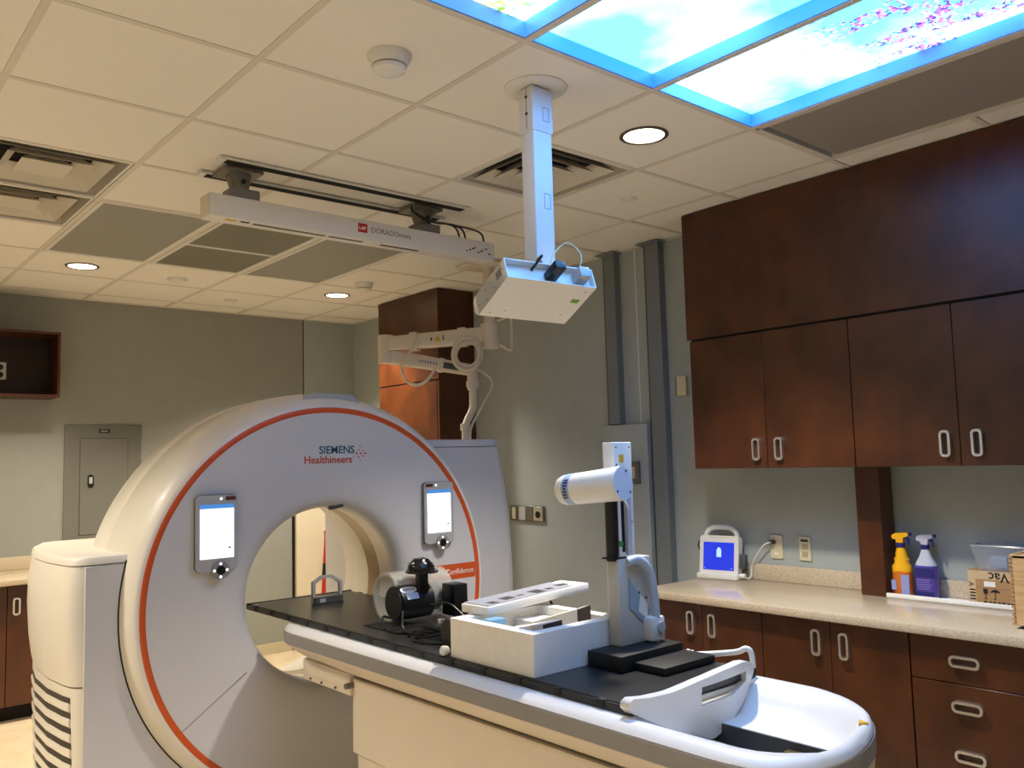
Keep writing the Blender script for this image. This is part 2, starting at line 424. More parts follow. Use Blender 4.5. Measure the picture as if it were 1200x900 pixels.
diffuser(-1, 4, 'square air diffuser at left edge, the farther of two side by side')

def troffer(i, j0, n, label, mat, split=False):
    x0, x1, y0, y1 = lx(i)+0.014, lx(i+1)-0.014, my(j0)+0.014, my(j0+n)-0.014
    t = thing('ceiling_troffer', label, 'ceiling light', ((x0+x1)/2, (y0+y1)/2, H), 'unlit flat ceiling light panels')
    bm = BM(); f = 0.022
    for a in ((x0, x0+f, y0, y1), (x1-f, x1, y0, y1), (x0+f, x1-f, y0, y0+f), (x0+f, x1-f, y1-f, y1)):
        box(bm, *a, H-0.002, H+0.012)
    obj('frame', bm, WMET, t, smooth=0)
    if split:
        ym = (y0+y1)/2
        obj('divider', box(BM(), x0+f, x1-f, ym-0.016, ym+0.016, H-0.002, H+0.012), WMET, t, smooth=0)
        for a in ((y0+f, ym-0.016), (ym+0.016, y1-f)): obj('lens', box(BM(), x0+f, x1-f, a[0], a[1], H+0.004, H+0.012), mat, t, smooth=0)
    else: obj('lens', box(BM(), x0+f, x1-f, y0+f, y1-f, H+0.004, H+0.012), mat, t, smooth=0)
troffer(0, 4, 2, 'unlit pale grey ceiling panel next to the two left air diffusers', PANELG)
troffer(1, 4, 2, 'unlit dark grey ceiling panel split in two by a white bar', PANELD, True)
troffer(2, 4, 2, 'unlit grey ceiling panel to the right of the split one', PANELG)
x0, x1, y0, y1 = lx(3)+0.014, lx(4)-0.014, my(-2)+0.014, my(0)-0.014
t = thing('return_grille', 'dark grey perforated ceiling grille between sky panels and wooden cabinets', 'air vent', ((x0+x1)/2, (y0+y1)/2, H))
bm = BM()
for a in ((x0, x0+0.014, y0, y1), (x1-0.014, x1, y0, y1), (x0, x1, y0, y0+0.014), (x0, x1, y1-0.014, y1)): box(bm, *a, H-0.001, H+0.03)
obj('frame', bm, TBAR, t, smooth=0)
obj('perforated_sheet', box(BM(), x0+0.014, x1-0.014, y0+0.014, y1-0.035, H+0.006, H+0.012), PERF, t, smooth=0)
obj('slot', box(BM(), x0+0.014, x1-0.014, y1-0.035, y1-0.014, H+0.024, H+0.03), BLACK, t, smooth=0)

def detector(x, y, s, label):
    t = thing('smoke_detector', label, 'detector', (x, y, H-0.05*s))
    bm = lathe(BM(), [(0, H+0.005), (0.072*s, H+0.005), (0.072*s, H-0.008*s), (0.066*s, H-0.016*s), (0.058*s, H-0.034*s), (0, H-0.034*s)], (x, y, 0), seg=36); obj('base', bm, WMET, t)
    bm = lathe(BM(), [(0, H-0.033*s), (0.048*s, H-0.033*s), (0.048*s, H-0.040*s), (0, H-0.040*s)], (x, y, 0), seg=30); obj('sensor_slot', bm, DGREY, t)
    bm = lathe(BM(), [(0, H-0.039*s), (0.055*s, H-0.039*s), (0.052*s, H-0.050*s), (0.035*s, H-0.060*s), (0, H-0.063*s)], (x, y, 0), seg=36); obj('cap', bm, WMET, t)
detector(1.455, 2.27, 1.0, 'large white smoke detector on the ceiling near the sky panels')
detector(3.21, 5.40, 1.0, 'white smoke detector near the far corner beside a downlight')
def cover(x, y, s, label):
    bm = lathe(BM(), [(0, H+0.006), (0.045*s, H+0.006), (0.045*s, H-0.004), (0.040*s, H-0.012*s), (0, H-0.012*s)], (x, y, 0), seg=32)
    obj('sprinkler_cover', bm, WMET, None, label, 'sprinkler cover', 'flat round ceiling caps')
cover(2.06, 5.95, 1.5, 'larger white round ceiling cap in front of the split grey panel')
cover(2.67, 6.51, 1.1, 'small flat round ceiling cap close to the far wall')
cover(3.26, 2.86, 0.9, 'small flat round ceiling cap near the wooden upper cabinets')

# ------------------------------------------------------------------ ceiling laser bar on rails
t = thing('laser_bar', 'long white laser bar hung under two black ceiling rails', 'laser bar', (2.11, 3.6, 2.655))
YL = 3.50; bx0, bx1 = 1.345, 2.885; bz0, bz1 = 2.658, 2.756
bar = obj('housing', box(BM(), bx0, bx1, YL, YL+0.10, bz0, bz1, 0.004), WMET, t)
obj('end_cap', box(BM(), bx0-0.006, bx0, YL+0.003, YL+0.097, bz0+0.003, bz1-0.003, 0.002), CREAM, t)
obj('end_cap', box(BM(), bx1, bx1+0.006, YL+0.003, YL+0.097, bz0+0.003, bz1-0.003, 0.002), CREAM, t)
for a, b in ((1.55, 1.90), (1.92, 2.10), (2.2, 2.42)): obj('laser_slot', box(BM(), a, b, YL+0.028, YL+0.048, bz0-0.0015, bz0+0.002), BLACK, bar, smooth=0)
obj('warning_sticker', box(BM(), 1.425, 1.47, YL+0.02, YL+0.045, bz0-0.001, bz0+0.002), WARN, bar, smooth=0)
obj('rating_sticker', box(BM(), 1.49, 1.53, YL+0.02, YL+0.04, bz0-0.001, bz0+0.002), PRINTK, bar, smooth=0)
o = obj('logo_square', box(BM(), 2.055, 2.105, YL-0.0012, YL, bz0+0.035, bz0+0.078), RED, bar, smooth=0)
obj('lettering', text_bm('LAP', 0.022, (2.06, YL-0.0013, bz0+0.048), (1,0,0), (0,0,1), 0.0006, 0.0006), PRINTW, bar, smooth=0)
obj('lettering', text_bm('DORADOnova', 0.036, (2.125, YL-0.0006, bz0+0.042), (1,0,0), (0,0,1), 0.0008), PRINTG, bar, smooth=0)
for k in range(9): obj('print_mark', box(BM(), 2.70+0.018*k, 2.708+0.018*k+0.004*(k%3), YL-0.001, YL, bz0+0.03+0.008*((k*5)%4), bz0+0.037+0.008*((k*5)%4)), PRINTK, bar, smooth=0)
bm = BM()
for yy in (3.475, 3.70):
    rl = obj('rail', box(BM(), 1.37, 2.69, yy-0.03, yy+0.03, H-0.012, H-0.001), WMET, t, smooth=0)
    obj('rail_slot', box(BM(), 1.40, 2.66, yy-0.023, yy+0.023, H-0.014, H-0.012), MATS['duct_black'], rl, smooth=0)
bm.free()
for xx in (1.50, 2.47):
    hg = obj('hanger_plate', box(BM(), xx-0.085, xx+0.085, 3.50, 3.66, H-0.030, H-0.014, 0.004), GMET, t)
    bm = BM(); loft(bm, [[Vector((xx+a*0.05, 3.575+b*0.05, H-0.03)) for a, b in rrect(2,2,0.6)], [Vector((xx+a*0.034, 3.565+b*0.04, H-0.10)) for a, b in rrect(2,2,0.6)]])
    obj('hanger_neck', bm, GMET, hg)
    obj('hanger_bolt', cyl(BM(), (xx, 3.515, H-0.07), (xx, 3.53, H-0.07), 0.011, seg=14), BLACK, hg)
    obj('hanger_shoe', box(BM(), xx-0.06, xx+0.07, 3.505, 3.61, bz1-0.002, bz1+0.045, 0.006), GMET, hg)
for k, (dx, ex) in enumerate(((0, 2.70), (0.02, 2.74), (0.05, 2.86))):
    obj('cable', tube(BM(), catmull([(2.36, 3.50, H-0.035), (2.36, 3.48, H-0.07), (2.44+dx, 3.49, H-0.10), (2.56+dx, 3.52, H-0.085), (ex-0.04, 3.54, H-0.09), (ex, 3.55, bz1-0.002)]), 0.005, 8), BLACK, t)

# ------------------------------------------------------------------ camera pole and pod
t = thing('ceiling_camera', 'white square ceiling pole carrying a tilted white camera box', 'camera', (2.0, 2.17, 2.08))
bm = lathe(BM(), [(0.0, H+0.006), (0.112, H+0.006), (0.112, H-0.002), (0.109, H-0.004), (0.0, H-0.004)], (2.0, 2.17, 0), seg=48); obj('ceiling_plate', bm, WMET, t)
px0, px1, py0, py1 = 1.953, 2.041, 2.137, 2.204
pole = obj('pole', box(BM(), px0, px1, py0, py1, 2.262, H-0.008, 0.006), WMET, t)
slv = obj('sleeve', box(BM(), px0-0.004, px1+0.004, py0-0.004, py1+0.004, 2.735, H-0.009, 0.005), WMET, t)
for zz in (2.86, 2.80): obj('screw', cyl(BM(), (px0-0.006, 2.165, zz), (px0-0.003, 2.165, zz), 0.006, seg=12), BLACK, slv)
obj('seam', box(BM(), px0-0.0048, px0-0.0035, 2.1645, 2.1660, 2.745, 2.895), DGREY, slv, smooth=0)
for zz, hh in ((2.80, 0.05), (2.49, 0.055)):
    bm = BM(); ringprism(bm, rrect(0.030, hh, 0.003, 2), rrect(0.026, hh-0.004, 0.003, 2), (2.01, py0-(0.0045 if zz > 2.7 else 0.0005), zz), (1,0,0), (0,0,1), (0,0.002,0)); obj('cover_slot', bm, PRINTG, pole)
PA = Vector((1.732, 2.036, 2.173)); e1 = Vector((0.978, -0.207, -0.038)).normalized(); e2 = Vector((0.174, 0.898, -0.405)); e2 = (e2-e1*e2.dot(e1)).normalized(); e3 = e1.cross(e2)
PM = Matrix(((e1.x, e2.x, e3.x, PA.x), (e1.y, e2.y, e3.y, PA.y), (e1.z, e2.z, e3.z, PA.z), (0, 0, 0, 1)))
PL, PW, PD = 0.337, 0.243, 0.075
bm = BM()
prof = [(0.0, 0.0), (PW-0.02, 0.0), (PW, 0.02), (PW, PD-0.012), (PW-0.012, PD), (0.0, PD), (0.0, PD-0.004), (0.024, PD-0.006), (0.024, 0.006), (0.0, 0.004)]
loft(bm, [[PM @ Vector((x, a, b)) for a, b in prof] for x in (0.0, PL)])
pod = obj('camera_box', bm, WMET, t)
for xx in (0, PL-0.004): obj('end_plate', box(BM(), xx, xx+0.004, 0.0, PW-0.022, 0.001, PD-0.001, 0, mat=PM), WMET, pod, smooth=0)
for k in range(3): obj('vent_slot', box(BM(), -0.001, 0.001, 0.035+0.012*k, 0.040+0.012*k, 0.03, 0.058, mat=PM), BLACK, pod, smooth=0)
for a, b in ((0.02, 0.045), (0.09, 0.02), (0.15, 0.015), (0.15, 0.05), (0.21, 0.03)): obj('screw', cyl(BM(), PM @ Vector((-0.0012, a, b)), PM @ Vector((0.001, a, b)), 0.003, seg=8), PRINTG, pod)
for a, b in ((0.03, 0.20), (0.08, 0.18), (0.29, 0.17), (0.31, 0.03)): obj('screw', cyl(BM(), PM @ Vector((a, b, -0.001)), PM @ Vector((a, b, 0.001)), 0.003, seg=8), PRINTG, pod)
obj('green_sticker', box(BM(), 0.285, 0.315, 0.075, 0.095, -0.001, 0.0005, mat=PM), GREEN, pod, smooth=0)
obj('connector', box(BM(), 0.155, 0.195, -0.055, 0.026, 0.020, 0.050, 0.004, mat=PM), BLACK, pod)
obj('connector', box(BM(), 0.265, 0.305, -0.03, 0.026, 0.020, 0.060, 0.003, mat=PM), LGREY, pod)
obj('bracket', box(BM(), 0.15, 0.30, 0.06, 0.19, PD-0.002, PD+0.035, 0.006, mat=PM), WMET, t)
bm = BM(); cyl(bm, (1.997, 2.17, 2.20), (1.997, 2.17, 2.265), 0.032, seg=24); obj('swivel_joint', bm, WMET, t)
obj('cable', tube(BM(), catmull([PM @ Vector((0.10, 0.01, 0.045)), PM @ Vector((0.12, -0.04, 0.07)), (1.90, 2.08, 2.255), (1.96, 2.125, 2.268)]), 0.0045, 8), BLACK, t)
obj('cable', tube(BM(), catmull([PM @ Vector((0.275, -0.01, 0.05)), PM @ Vector((0.285, -0.03, 0.11)), PM @ Vector((0.25, -0.02, 0.16)), PM @ Vector((0.20, 0.0, 0.12)), PM @ Vector((0.18, 0.02, 0.07))]), 0.002, 8), M('cable_lime', (196, 206, 170), 0.5, var=0.05), t)

# ------------------------------------------------------------------ ceiling-mounted articulated arm
t = thing('injector_arm', 'cream articulated ceiling arm with coiled cable beside the tall wooden cabinet', 'ceiling arm', (3.58, 4.42, 1.6))
ax, ay = 3.59, 4.42
obj('ceiling_plate', box(BM(), ax-0.16, ax+0.16, ay-0.16, ay+0.16, H-0.02, H-0.001, 0.006), CREAM, t)
obj('column', cyl(BM(), (ax, ay, 2.40), (ax, ay, H-0.015), 0.036, seg=28), CREAM, t)
obj('swivel_joint', cyl(BM(), (ax, ay, 2.34), (ax, ay, 2.50), 0.062, seg=32), CREAM, t)
ex, ey = 3.12, 4.97
def beam(bm, p, q, w, h0, h1=None, nm=None):
    p, q = Vector(p), Vector(q); d = (q-p); d.normalize(); s = Vector((-d.y, d.x, 0)).normalized(); u = s.cross(d)*-1
    h1 = h1 or h0
    u = d.cross(s)
    loft(bm, [[p+s*a*w/2+u*b*h0/2 for a, b in rrect(2,2,0.35,3)], [q+s*a*w/2+u*b*h1/2 for a, b in rrect(2,2,0.35,3)]]); return bm
up = obj('upper_arm', beam(BM(), (ax, ay, 2.43), (ex, ey, 2.40), 0.085, 0.11, 0.095), CREAM, t)
obj('elbow_joint', cyl(BM(), (ex, ey, 2.27), (ex, ey, 2.46), 0.052, seg=28), CREAM, t)
def lerp(a, b, k): return Vector(a)*(1-k)+Vector(b)*k
for k in (0.22, 0.68):
    q = lerp((ax, ay, 2.43), (ex, ey, 2.40), k); q2 = lerp((ax, ay, 2.43), (ex, ey, 2.40), k+0.07)
    obj('cable_clip', beam(BM(), q, q2, 0.10, 0.125, 0.125), CREAM, up)
dv = (Vector((ex, ey, 2.40))-Vector((ax, ay, 2.43))).normalized(); sv = Vector((-dv.y, dv.x, 0)).normalized()
if sv.y > 0: sv = -sv
fc = lerp((ax, ay, 2.43), (ex, ey, 2.40), 0.48) + sv*0.0432
obj('warning_sticker', prism(BM(), [(-0.022, -0.016), (0.022, -0.016), (0, 0.022)], fc, -dv, (0,0,1), sv*0.001), WARN, up, smooth=0)
obj('print_mark', prism(BM(), [(-0.05, -0.01), (-0.04, -0.01), (-0.04, 0.01), (-0.05, 0.01)], fc, -dv, (0,0,1), sv*0.001), PRINTK, up, smooth=0)
obj('print_mark', prism(BM(), [(0.034, -0.014), (0.041, -0.014), (0.041, 0.018), (0.034, 0.018)], fc, -dv, (0,0,1), sv*0.001), PRINTK, up, smooth=0)
lxx, lyy = 3.62, 4.66
lo_ = obj('lower_arm', beam(BM(), (ex, ey, 2.32), (lxx, lyy, 2.215), 0.075, 0.10, 0.075), CREAM, t)
p1 = lerp((ex, ey, 2.32), (lxx, lyy, 2.215), 0.66); p2 = lerp((ex, ey, 2.32), (lxx, lyy, 2.215), 0.86)
obj('dark_insert', beam(BM(), p1, p2, 0.079, 0.05, 0.05), DGREY, lo_)
obj('collar', beam(BM(), lerp(p1, p2, -0.25), p1, 0.085, 0.095, 0.095), CREAM, lo_)
dl = (Vector((lxx, lyy, 0))-Vector((ex, ey, 0))).normalized(); sl = Vector((dl.y, -dl.x, 0))
for k in range(7):
    q = lerp((ex, ey, 2.32), (lxx, lyy, 2.215), 0.38+0.032*k)+sl*0.038
    obj('print_mark', prism(BM(), [(0, -0.009), (0.009, -0.009), (0.009, 0.009), (0, 0.009)], q, dl, (0,0,1), sl*0.0012), PRINTG, lo_, smooth=0)
obj('drop_joint', cyl(BM(), (lxx, lyy, 2.08), (lxx, lyy, 2.24), 0.036, seg=24), CREAM, t)
obj('drop_collar', cyl(BM(), (lxx, lyy, 2.10), (lxx, lyy, 2.14), 0.044, seg=24), CREAM, t)
obj('drop_tube', tube(BM(), catmull([(lxx, lyy, 2.14), (lxx, lyy, 1.98), (lxx-0.02, lyy-0.01, 1.93), (lxx-0.075, lyy-0.02, 1.85), (lxx-0.085, lyy-0.02, 1.78), (lxx-0.085, lyy-0.02, 1.35)]), 0.026, 16), CREAM, t)
obj('tube_ring', cyl(BM(), (lxx-0.085, lyy-0.02, 1.80), (lxx-0.085, lyy-0.02, 1.845), 0.034, seg=20), CREAM, t)
obj('injector_head', box(BM(), lxx-0.165, lxx-0.005, lyy-0.12, lyy+0.10, 1.12, 1.36, 0.03), CREAM, t)
# cables
A0 = lerp((ax, ay, 2.43), (ex, ey, 2.40), 0.72); B0 = lerp((ex, ey, 2.32), (lxx, lyy, 2.215), 0.55)
rv = Vector((0.762, -0.647, 0)); P0 = A0+sv*0.055-Vector((0, 0, 0.03)); zv = Vector((0, 0, 1))
obj('cable', tube(BM(), catmull([P0+rv*0.05+zv*0.03, P0-rv*0.01-zv*0.04, P0-rv*0.065-zv*0.11, P0-rv*0.07-zv*0.18, P0-rv*0.035-zv*0.245, P0+rv*0.03-zv*0.27, P0+rv*0.10-zv*0.235, P0+rv*0.15-zv*0.165]), 0.010, 8), CREAM, t)
cc = lerp((ax, ay, 2.43), (ex, ey, 2.40), 0.20) + sv*0.055 - Vector((0, 0, 0.125))
for k in range(5):
    rr = 0.078+0.012*(k % 3)
    cpt = [cc + sv*0.008*(k-1.5) + dv*(math.cos(2*PI*q/28)*rr) + Vector((0,0,1))*(math.sin(2*PI*q/28)*(rr+0.008*(k//2))) for q in range(28)]
    obj('coiled_cable', tube(BM(), cpt, 0.009, 8, True), CREAM, t)
obj('cable', tube(BM(), catmull([(ax+0.03, ay-0.03, 2.52), (ax+0.13, ay-0.06, 2.55), (ax+0.14, ay-0.06, 2.42), (ax+0.13, ay-0.06, 2.33), (ax+0.04, ay-0.05, 2.36)]), 0.009, 8), CREAM, t)
obj('cable', tube(BM(), catmull([(lxx-0.02, lyy, 2.235), (lxx+0.10, lyy-0.01, 2.20), (lxx+0.16, lyy-0.02, 2.12), (lxx+0.06, lyy-0.03, 1.97), (lxx-0.05, lyy-0.045, 1.83), (lxx-0.07, lyy-0.05, 1.72), (lxx-0.07, lyy-0.05, 1.36)]), 0.009, 8), CREAM, t)

# ------------------------------------------------------------------ cabinets on the right wall
def handle(parent, x, y, z, vertical=True, facing='X'):
    w_, h_ = (0.044, 0.112) if vertical else (0.112, 0.044)
    bm = BM()
    if facing == 'X': ringprism(bm, rrect(w_, h_, 0.018), rrect(w_-0.020, h_-0.020, 0.010), (x, y, z), (0,1,0), (0,0,1), (-0.020, 0, 0))
    else: ringprism(bm, rrect(w_, h_, 0.018), rrect(w_-0.020, h_-0.020, 0.010), (x, y, z), (1,0,0), (0,0,1), (0, -0.020, 0))
    obj('handle', bm, STEEL, parent, 'brushed steel loop handle')
XU = 3.735; UZ0, UZ1 = 1.522, 2.205
uy = [2.888, 2.440, 1.982, 1.522, 1.064]
for k, lab in ((0, 'wooden two-door upper cabinet at the left end, over the small monitor'), (2, 'wooden two-door upper cabinet at right, over the spray bottles and cardboard box')):
    y1, ym, y0 = uy[k], uy[k+1], uy[k+2]
    t = thing('upper_cabinet', lab, 'cabinet', (3.91, (y0+y1)/2, UZ0), 'wooden upper cabinets')
    obj('carcass', box(BM(), XU+0.02, XR-0.001, y0+0.001, y1-0.001, UZ0, UZ1), WOODIN, t, smooth=0)
    for a, b, hy in ((ym+0.0015, y1-0.001, ym+0.055), (y0+0.003, ym-0.0015, ym-0.072)):
        d = obj('door', box(BM(), XU, XU+0.0195, a, b, UZ0-0.002, UZ1-0.004, 0.0015, 1), WOOD, t)
        handle(d, XU, hy, 1.614)
t = thing('cabinet_fascia', 'tall plain dark wood fascia between upper cabinets and ceiling', 'fascia', (3.91, 1.5, UZ1))
obj('front_panel', box(BM(), XU, XU+0.02, 0.15, 2.905, UZ1+0.008, H-0.003, 0.001, 1), WOOD, t)
obj('side_panel', box(BM(), XU+0.02, XR-0.001, 2.885, 2.905, UZ1+0.008, H-0.003, 0.001, 1), WOOD, t)
obj('recess_strip', box(BM(), XU+0.012, XR-0.001, 0.15, 2.885, UZ1, UZ1+0.008), GAP, t, smooth=0)
t = thing('upper_cabinet', 'wooden upper cabinet at the far right, cut by the picture edge', 'cabinet', (3.91, 0.6, UZ0), 'wooden upper cabinets')
obj('carcass', box(BM(), XU+0.02, XR-0.001, 0.15, 1.062, UZ0, UZ1), WOODIN, t, smooth=0)
for a, b, hy in ((0.608, 1.061, 0.66), (0.15, 0.605, 0.55)):
    d = obj('door', box(BM(), XU, XU+0.0195, a, b, UZ0-0.002, UZ1-0.004, 0.0015, 1), WOOD, t); handle(d, XU, hy, 1.614)
obj('support_post', box(BM(), 3.945, XR-0.0225, 1.985, 2.105, 0.9125, UZ0-0.003, 0.0015, 1), WOOD, None, 'dark wooden post between worktop and upper cabinets', 'post')

CT = 0.912; XC = 3.415; XF = 3.455
t = thing('worktop', 'long beige speckled worktop with backsplash along the right wall', 'worktop', (3.75, 1.6, CT-0.04))
bm = BM(); box(bm, XC, XR-0.002, 0.15, 3.045, CT-0.038, CT, 0.006); obj('slab', bm, COUNT, t)
obj('backsplash', box(BM(), XR-0.022, XR-0.0015, 0.15, 3.03, CT, CT+0.085, 0.003), COUNT, t)
ly = [3.02, 2.672, 2.335, 1.998, 1.658]
for k, lab in ((0, 'lower wooden cabinet with two doors at the left end, behind the couch handle'), (2, 'lower wooden cabinet with two doors next to the drawers')):
    y1, ym, y0 = ly[k], ly[k+1], ly[k+2]
    t = thing('base_cabinet', lab, 'cabinet', (3.77, (y0+y1)/2, 0), 'lower wooden cabinets')
    obj('carcass', box(BM(), XF+0.02, XR-0.002, y0+0.001, y1-0.001, 0.10, CT-0.039), WOODIN, t, smooth=0)
    obj('toe_kick', box(BM(), XF+0.09, XR-0.002, y0+0.001, y1-0.001, 0.0, 0.10), GAP, t, smooth=0)
    for a, b, hy in ((ym+0.0015, y1-0.001, ym+0.06), (y0+0.003, ym-0.0015, ym-0.068)):
        d = obj('door', box(BM(), XF, XF+0.0195, a, b, 0.105, CT-0.046, 0.0015, 1), WOOD, t)
        handle(d, XF, hy, 0.775)
t = thing('drawer_unit', 'lower wooden drawer unit at the right edge with horizontal handles', 'cabinet', (3.77, 1.35, 0))
obj('carcass', box(BM(), XF+0.02, XR-0.002, 1.05, 1.656, 0.10, CT-0.039), WOODIN, t, smooth=0)
obj('toe_kick', box(BM(), XF+0.09, XR-0.002, 1.05, 1.656, 0.0, 0.10), GAP, t, smooth=0)
for z0, z1, hz in ((0.70, CT-0.046, 0.785), (0.335, 0.696, 0.616), (0.335-0.23, 0.331, 0.25)):
    d = obj('drawer', box(BM(), XF, XF+0.0195, 1.053, 1.655, z0, z1, 0.0015, 1), WOOD, t)
    handle(d, XF, 1.445, hz, False)
    if hz == 0.616: handle(d, XF, 1.445, 0.434, False)
t = thing('base_cabinet', 'lower wooden cabinet beyond the drawers, cut by the picture edge', 'cabinet', (3.77, 0.6, 0), 'lower wooden cabinets')
obj('carcass', box(BM(), XF+0.02, XR-0.002, 0.15, 1.048, 0.10, CT-0.039), WOODIN, t, smooth=0)
for a, b, hy in ((0.602, 1.047, 0.66), (0.152, 0.599, 0.54)):
    d = obj('door', box(BM(), XF, XF+0.0195, a, b, 0.105, CT-0.046, 0.0015, 1), WOOD, t); handle(d, XF, hy, 0.775)
obj('toe_kick', box(BM(), XF+0.09, XR-0.002, 0.15, 1.048, 0.0, 0.10), GAP, t, smooth=0)

# tall corner cabinet
t = thing('tall_cabinet', 'tall reddish wooden cabinet reaching the ceiling in the far corner', 'cabinet', (3.92, 5.65, 0))
obj('carcass', box(BM(), 3.765, XR-0.001, 5.23, 6.07, 0.0, H-0.003, 0.001, 1), WOOD, t)
obj('upper_panel', box(BM(), 3.745, 3.765, 5.23, 6.07, 2.215, H-0.003, 0.001, 1), WOOD, t)
obj('recess_strip', box(BM(), 3.757, 3.765, 5.24, 6.06, 2.205, 2.215), GAP, t, smooth=0)
d = obj('door', box(BM(), 3.745, 3.765, 5.262, 6.068, 0.10, 2.205, 0.001, 1), WOOD, t); handle(d, 3.745, 5.33, 1.10)
obj('recess_strip', box(BM(), 3.757, 3.765, 5.252, 5.262, 0.1, 2.205), GAP, t, smooth=0)
obj('stile', box(BM(), 3.745, 3.765, 5.23, 5.252, 0.1, 2.205), WOOD, t, smooth=0)

# ------------------------------------------------------------------ right wall fittings
def wireway(y0, y1, z0, label):
    t = thing('wall_wireway', label, 'cable duct', (XR-0.03, (y0+y1)/2, z0))
    obj('duct', box(BM(), XR-0.055, XR-0.001, y0, y1-0.03, z0, H-0.003, 0.002, 1), WIRE, t)
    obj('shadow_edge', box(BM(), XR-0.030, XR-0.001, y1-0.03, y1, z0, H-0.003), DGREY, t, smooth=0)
    obj('ceiling_flange', box(BM(), XR-0.085, XR-0.001, y0-0.02, y1+0.015, H-0.010, H-0.003), WIRE, t, smooth=0)
wireway(3.690, 3.812, 1.80, 'grey vertical cable duct on the right wall, the shorter left one')
wireway(3.325, 3.462, 0.0, 'grey vertical cable duct on the right wall nearest the cabinets, reaching the floor')
t = thing('wall_box', 'grey painted boxed-out duct panel under the left cable duct', 'duct panel', (XR-0.05, 3.63, 0))
obj('cover', box(BM(), XR-0.06, XR-0.001, 3.468, 3.83, 0.0, 1.795, 0.003, 1), WALL, t)
obj('batten', box(BM(), XR-0.004, XR-0.001, 3.555, 3.563, 1.80, H-0.01), WMET, t, smooth=0)
def plate(name, y0, y1, z0, z1, label, mat, cat, bits=(), x=XR, proud=0.008):
    t = thing(name, label, cat, (x-proud/2, (y0+y1)/2, z0))
    obj('face_plate', box(BM(), x-proud, x-0.0005, y0, y1, z0, z1, 0.002, 1), mat, t)
    for (a0, a1, b0, b1, nm, mt) in bits: obj(nm, box(BM(), x-proud-0.002, x-proud+0.001, a0, a1, b0, b1), mt, t, smooth=0)
plate('wall_switch', 3.185, 3.262, 1.945, 2.062, 'ivory blank wall plate beside the upper cabinets', IVORY, 'wall plate', ((3.254, 3.262, 1.945, 2.062, 'edge_strip', GMET),), proud=0.022)
plate('switch_box', 3.528, 3.612, 1.425, 1.565, 'small steel switch box on the grey duct panel', GMET, 'switch', ((3.55, 3.59, 1.46, 1.53, 'switch', STEEL),), x=XR-0.06, proud=0.03)
plate('wall_outlet', 2.604, 2.680, 1.03, 1.155, 'ivory outlet with white plug, nearer the small monitor', IVORY, 'outlet', ((2.63, 2.655, 1.05, 1.062, 'label_strip', PRINTW), (2.645, 2.665, 1.110, 1.125, 'socket', DGREY)))
plate('wall_outlet', 2.440, 2.508, 1.03, 1.155, 'ivory double outlet nearer the wooden post', IVORY, 'outlet', ((2.455, 2.495, 1.128, 1.14, 'socket_slot', BLACK), (2.458, 2.49, 1.09, 1.118, 'socket', M('ivory_dark', (176, 166, 134), 0.5, var=0.04)), (2.458, 2.49, 1.05, 1.078, 'socket', MATS['ivory_dark'])))
t = thing('service_strip', 'steel medical gas and outlet strip low on the right wall by the scanner', 'outlet strip', (XR-0.01, 4.65, 1.155))
obj('back_box', box(BM(), XR-0.014, XR-0.0005, 4.475, 4.84, 1.155, 1.265, 0.002, 1), GMET, t)
for a, b, mt, nm in ((4.755, 4.82, GMET, 'outlet_plate'), (4.665, 4.735, LGREY, 'blank_plate'), (4.59, 4.65, GMET, 'blank_plate'), (4.485, 4.58, STEEL, 'socket_plate')):
    obj(nm, box(BM(), XR-0.018, XR-0.013, a, b, 1.162, 1.258, 0.001, 1), mt, t)
obj('outlet', box(BM(), XR-0.022, XR-0.017, 4.77, 4.805, 1.17, 1.25), IVORY, t, smooth=0)
obj('round_socket', cyl(BM(), (XR-0.022, 4.53, 1.205), (XR-0.016, 4.53, 1.205), 0.024, seg=20), BLACK, t)

# ------------------------------------------------------------------ far wall
t = thing('wall_cubby', 'open dark wooden wall cubby at the left edge', 'shelf', (1.1, 6.9, 2.115))
cx0, cx1, cz0, cz1, cy0 = 0.55, 1.522, 2.13, 2.60, 6.78
obj('top_board', box(BM(), cx0, cx1, cy0, YF-0.001, cz1-0.018, cz1, 0.001, 1), WOOD, t)
obj('bottom_board', box(BM(), cx0, cx1, cy0, YF-0.001, cz0, cz0+0.018, 0.001, 1), WOOD, t)
obj('side_board', box(BM(), cx1-0.018, cx1, cy0, YF-0.001, cz0+0.018, cz1-0.018, 0.001, 1), WOOD, t)
obj('side_board', box(BM(), cx0, cx0+0.018, cy0, YF-0.001, cz0+0.018, cz1-0.018, 0.001, 1), WOOD, t)
obj('back_board', box(BM(), cx0+0.018, cx1-0.018, YF-0.012, YF-0.001, cz0+0.018, cz1-0.018), WOODIN, t, smooth=0)
t = thing('wall_outlet', 'white double outlet inside the open wooden wall cubby', 'outlet', (1.19, YF-0.014, 2.265))
obj('face_plate', box(BM(), 1.15, 1.23, YF-0.018, YF-0.0122, 2.27, 2.395, 0.002, 1), WMET, t)
for z in (2.305, 2.36): obj('socket', cyl(BM(), (1.19, YF-0.0195, z), (1.19, YF-0.0175, z), 0.022, seg=18), BLACK, t)
t = thing('electrical_panel', 'grey flush electrical panel door on the far wall', 'electrical panel', (1.9, YF-0.01, 1.07))
obj('frame', box(BM(), 1.622, 2.175, YF-0.012, YF-0.0005, 1.06, 1.946, 0.002, 1), M('panel_grey', (112, 112, 104), 0.5, var=0.03), t)
d = obj('door', box(BM(), 1.732, 2.072, YF-0.017, YF-0.0125, 1.12, 1.842, 0.001, 1), MATS['panel_grey'], t)
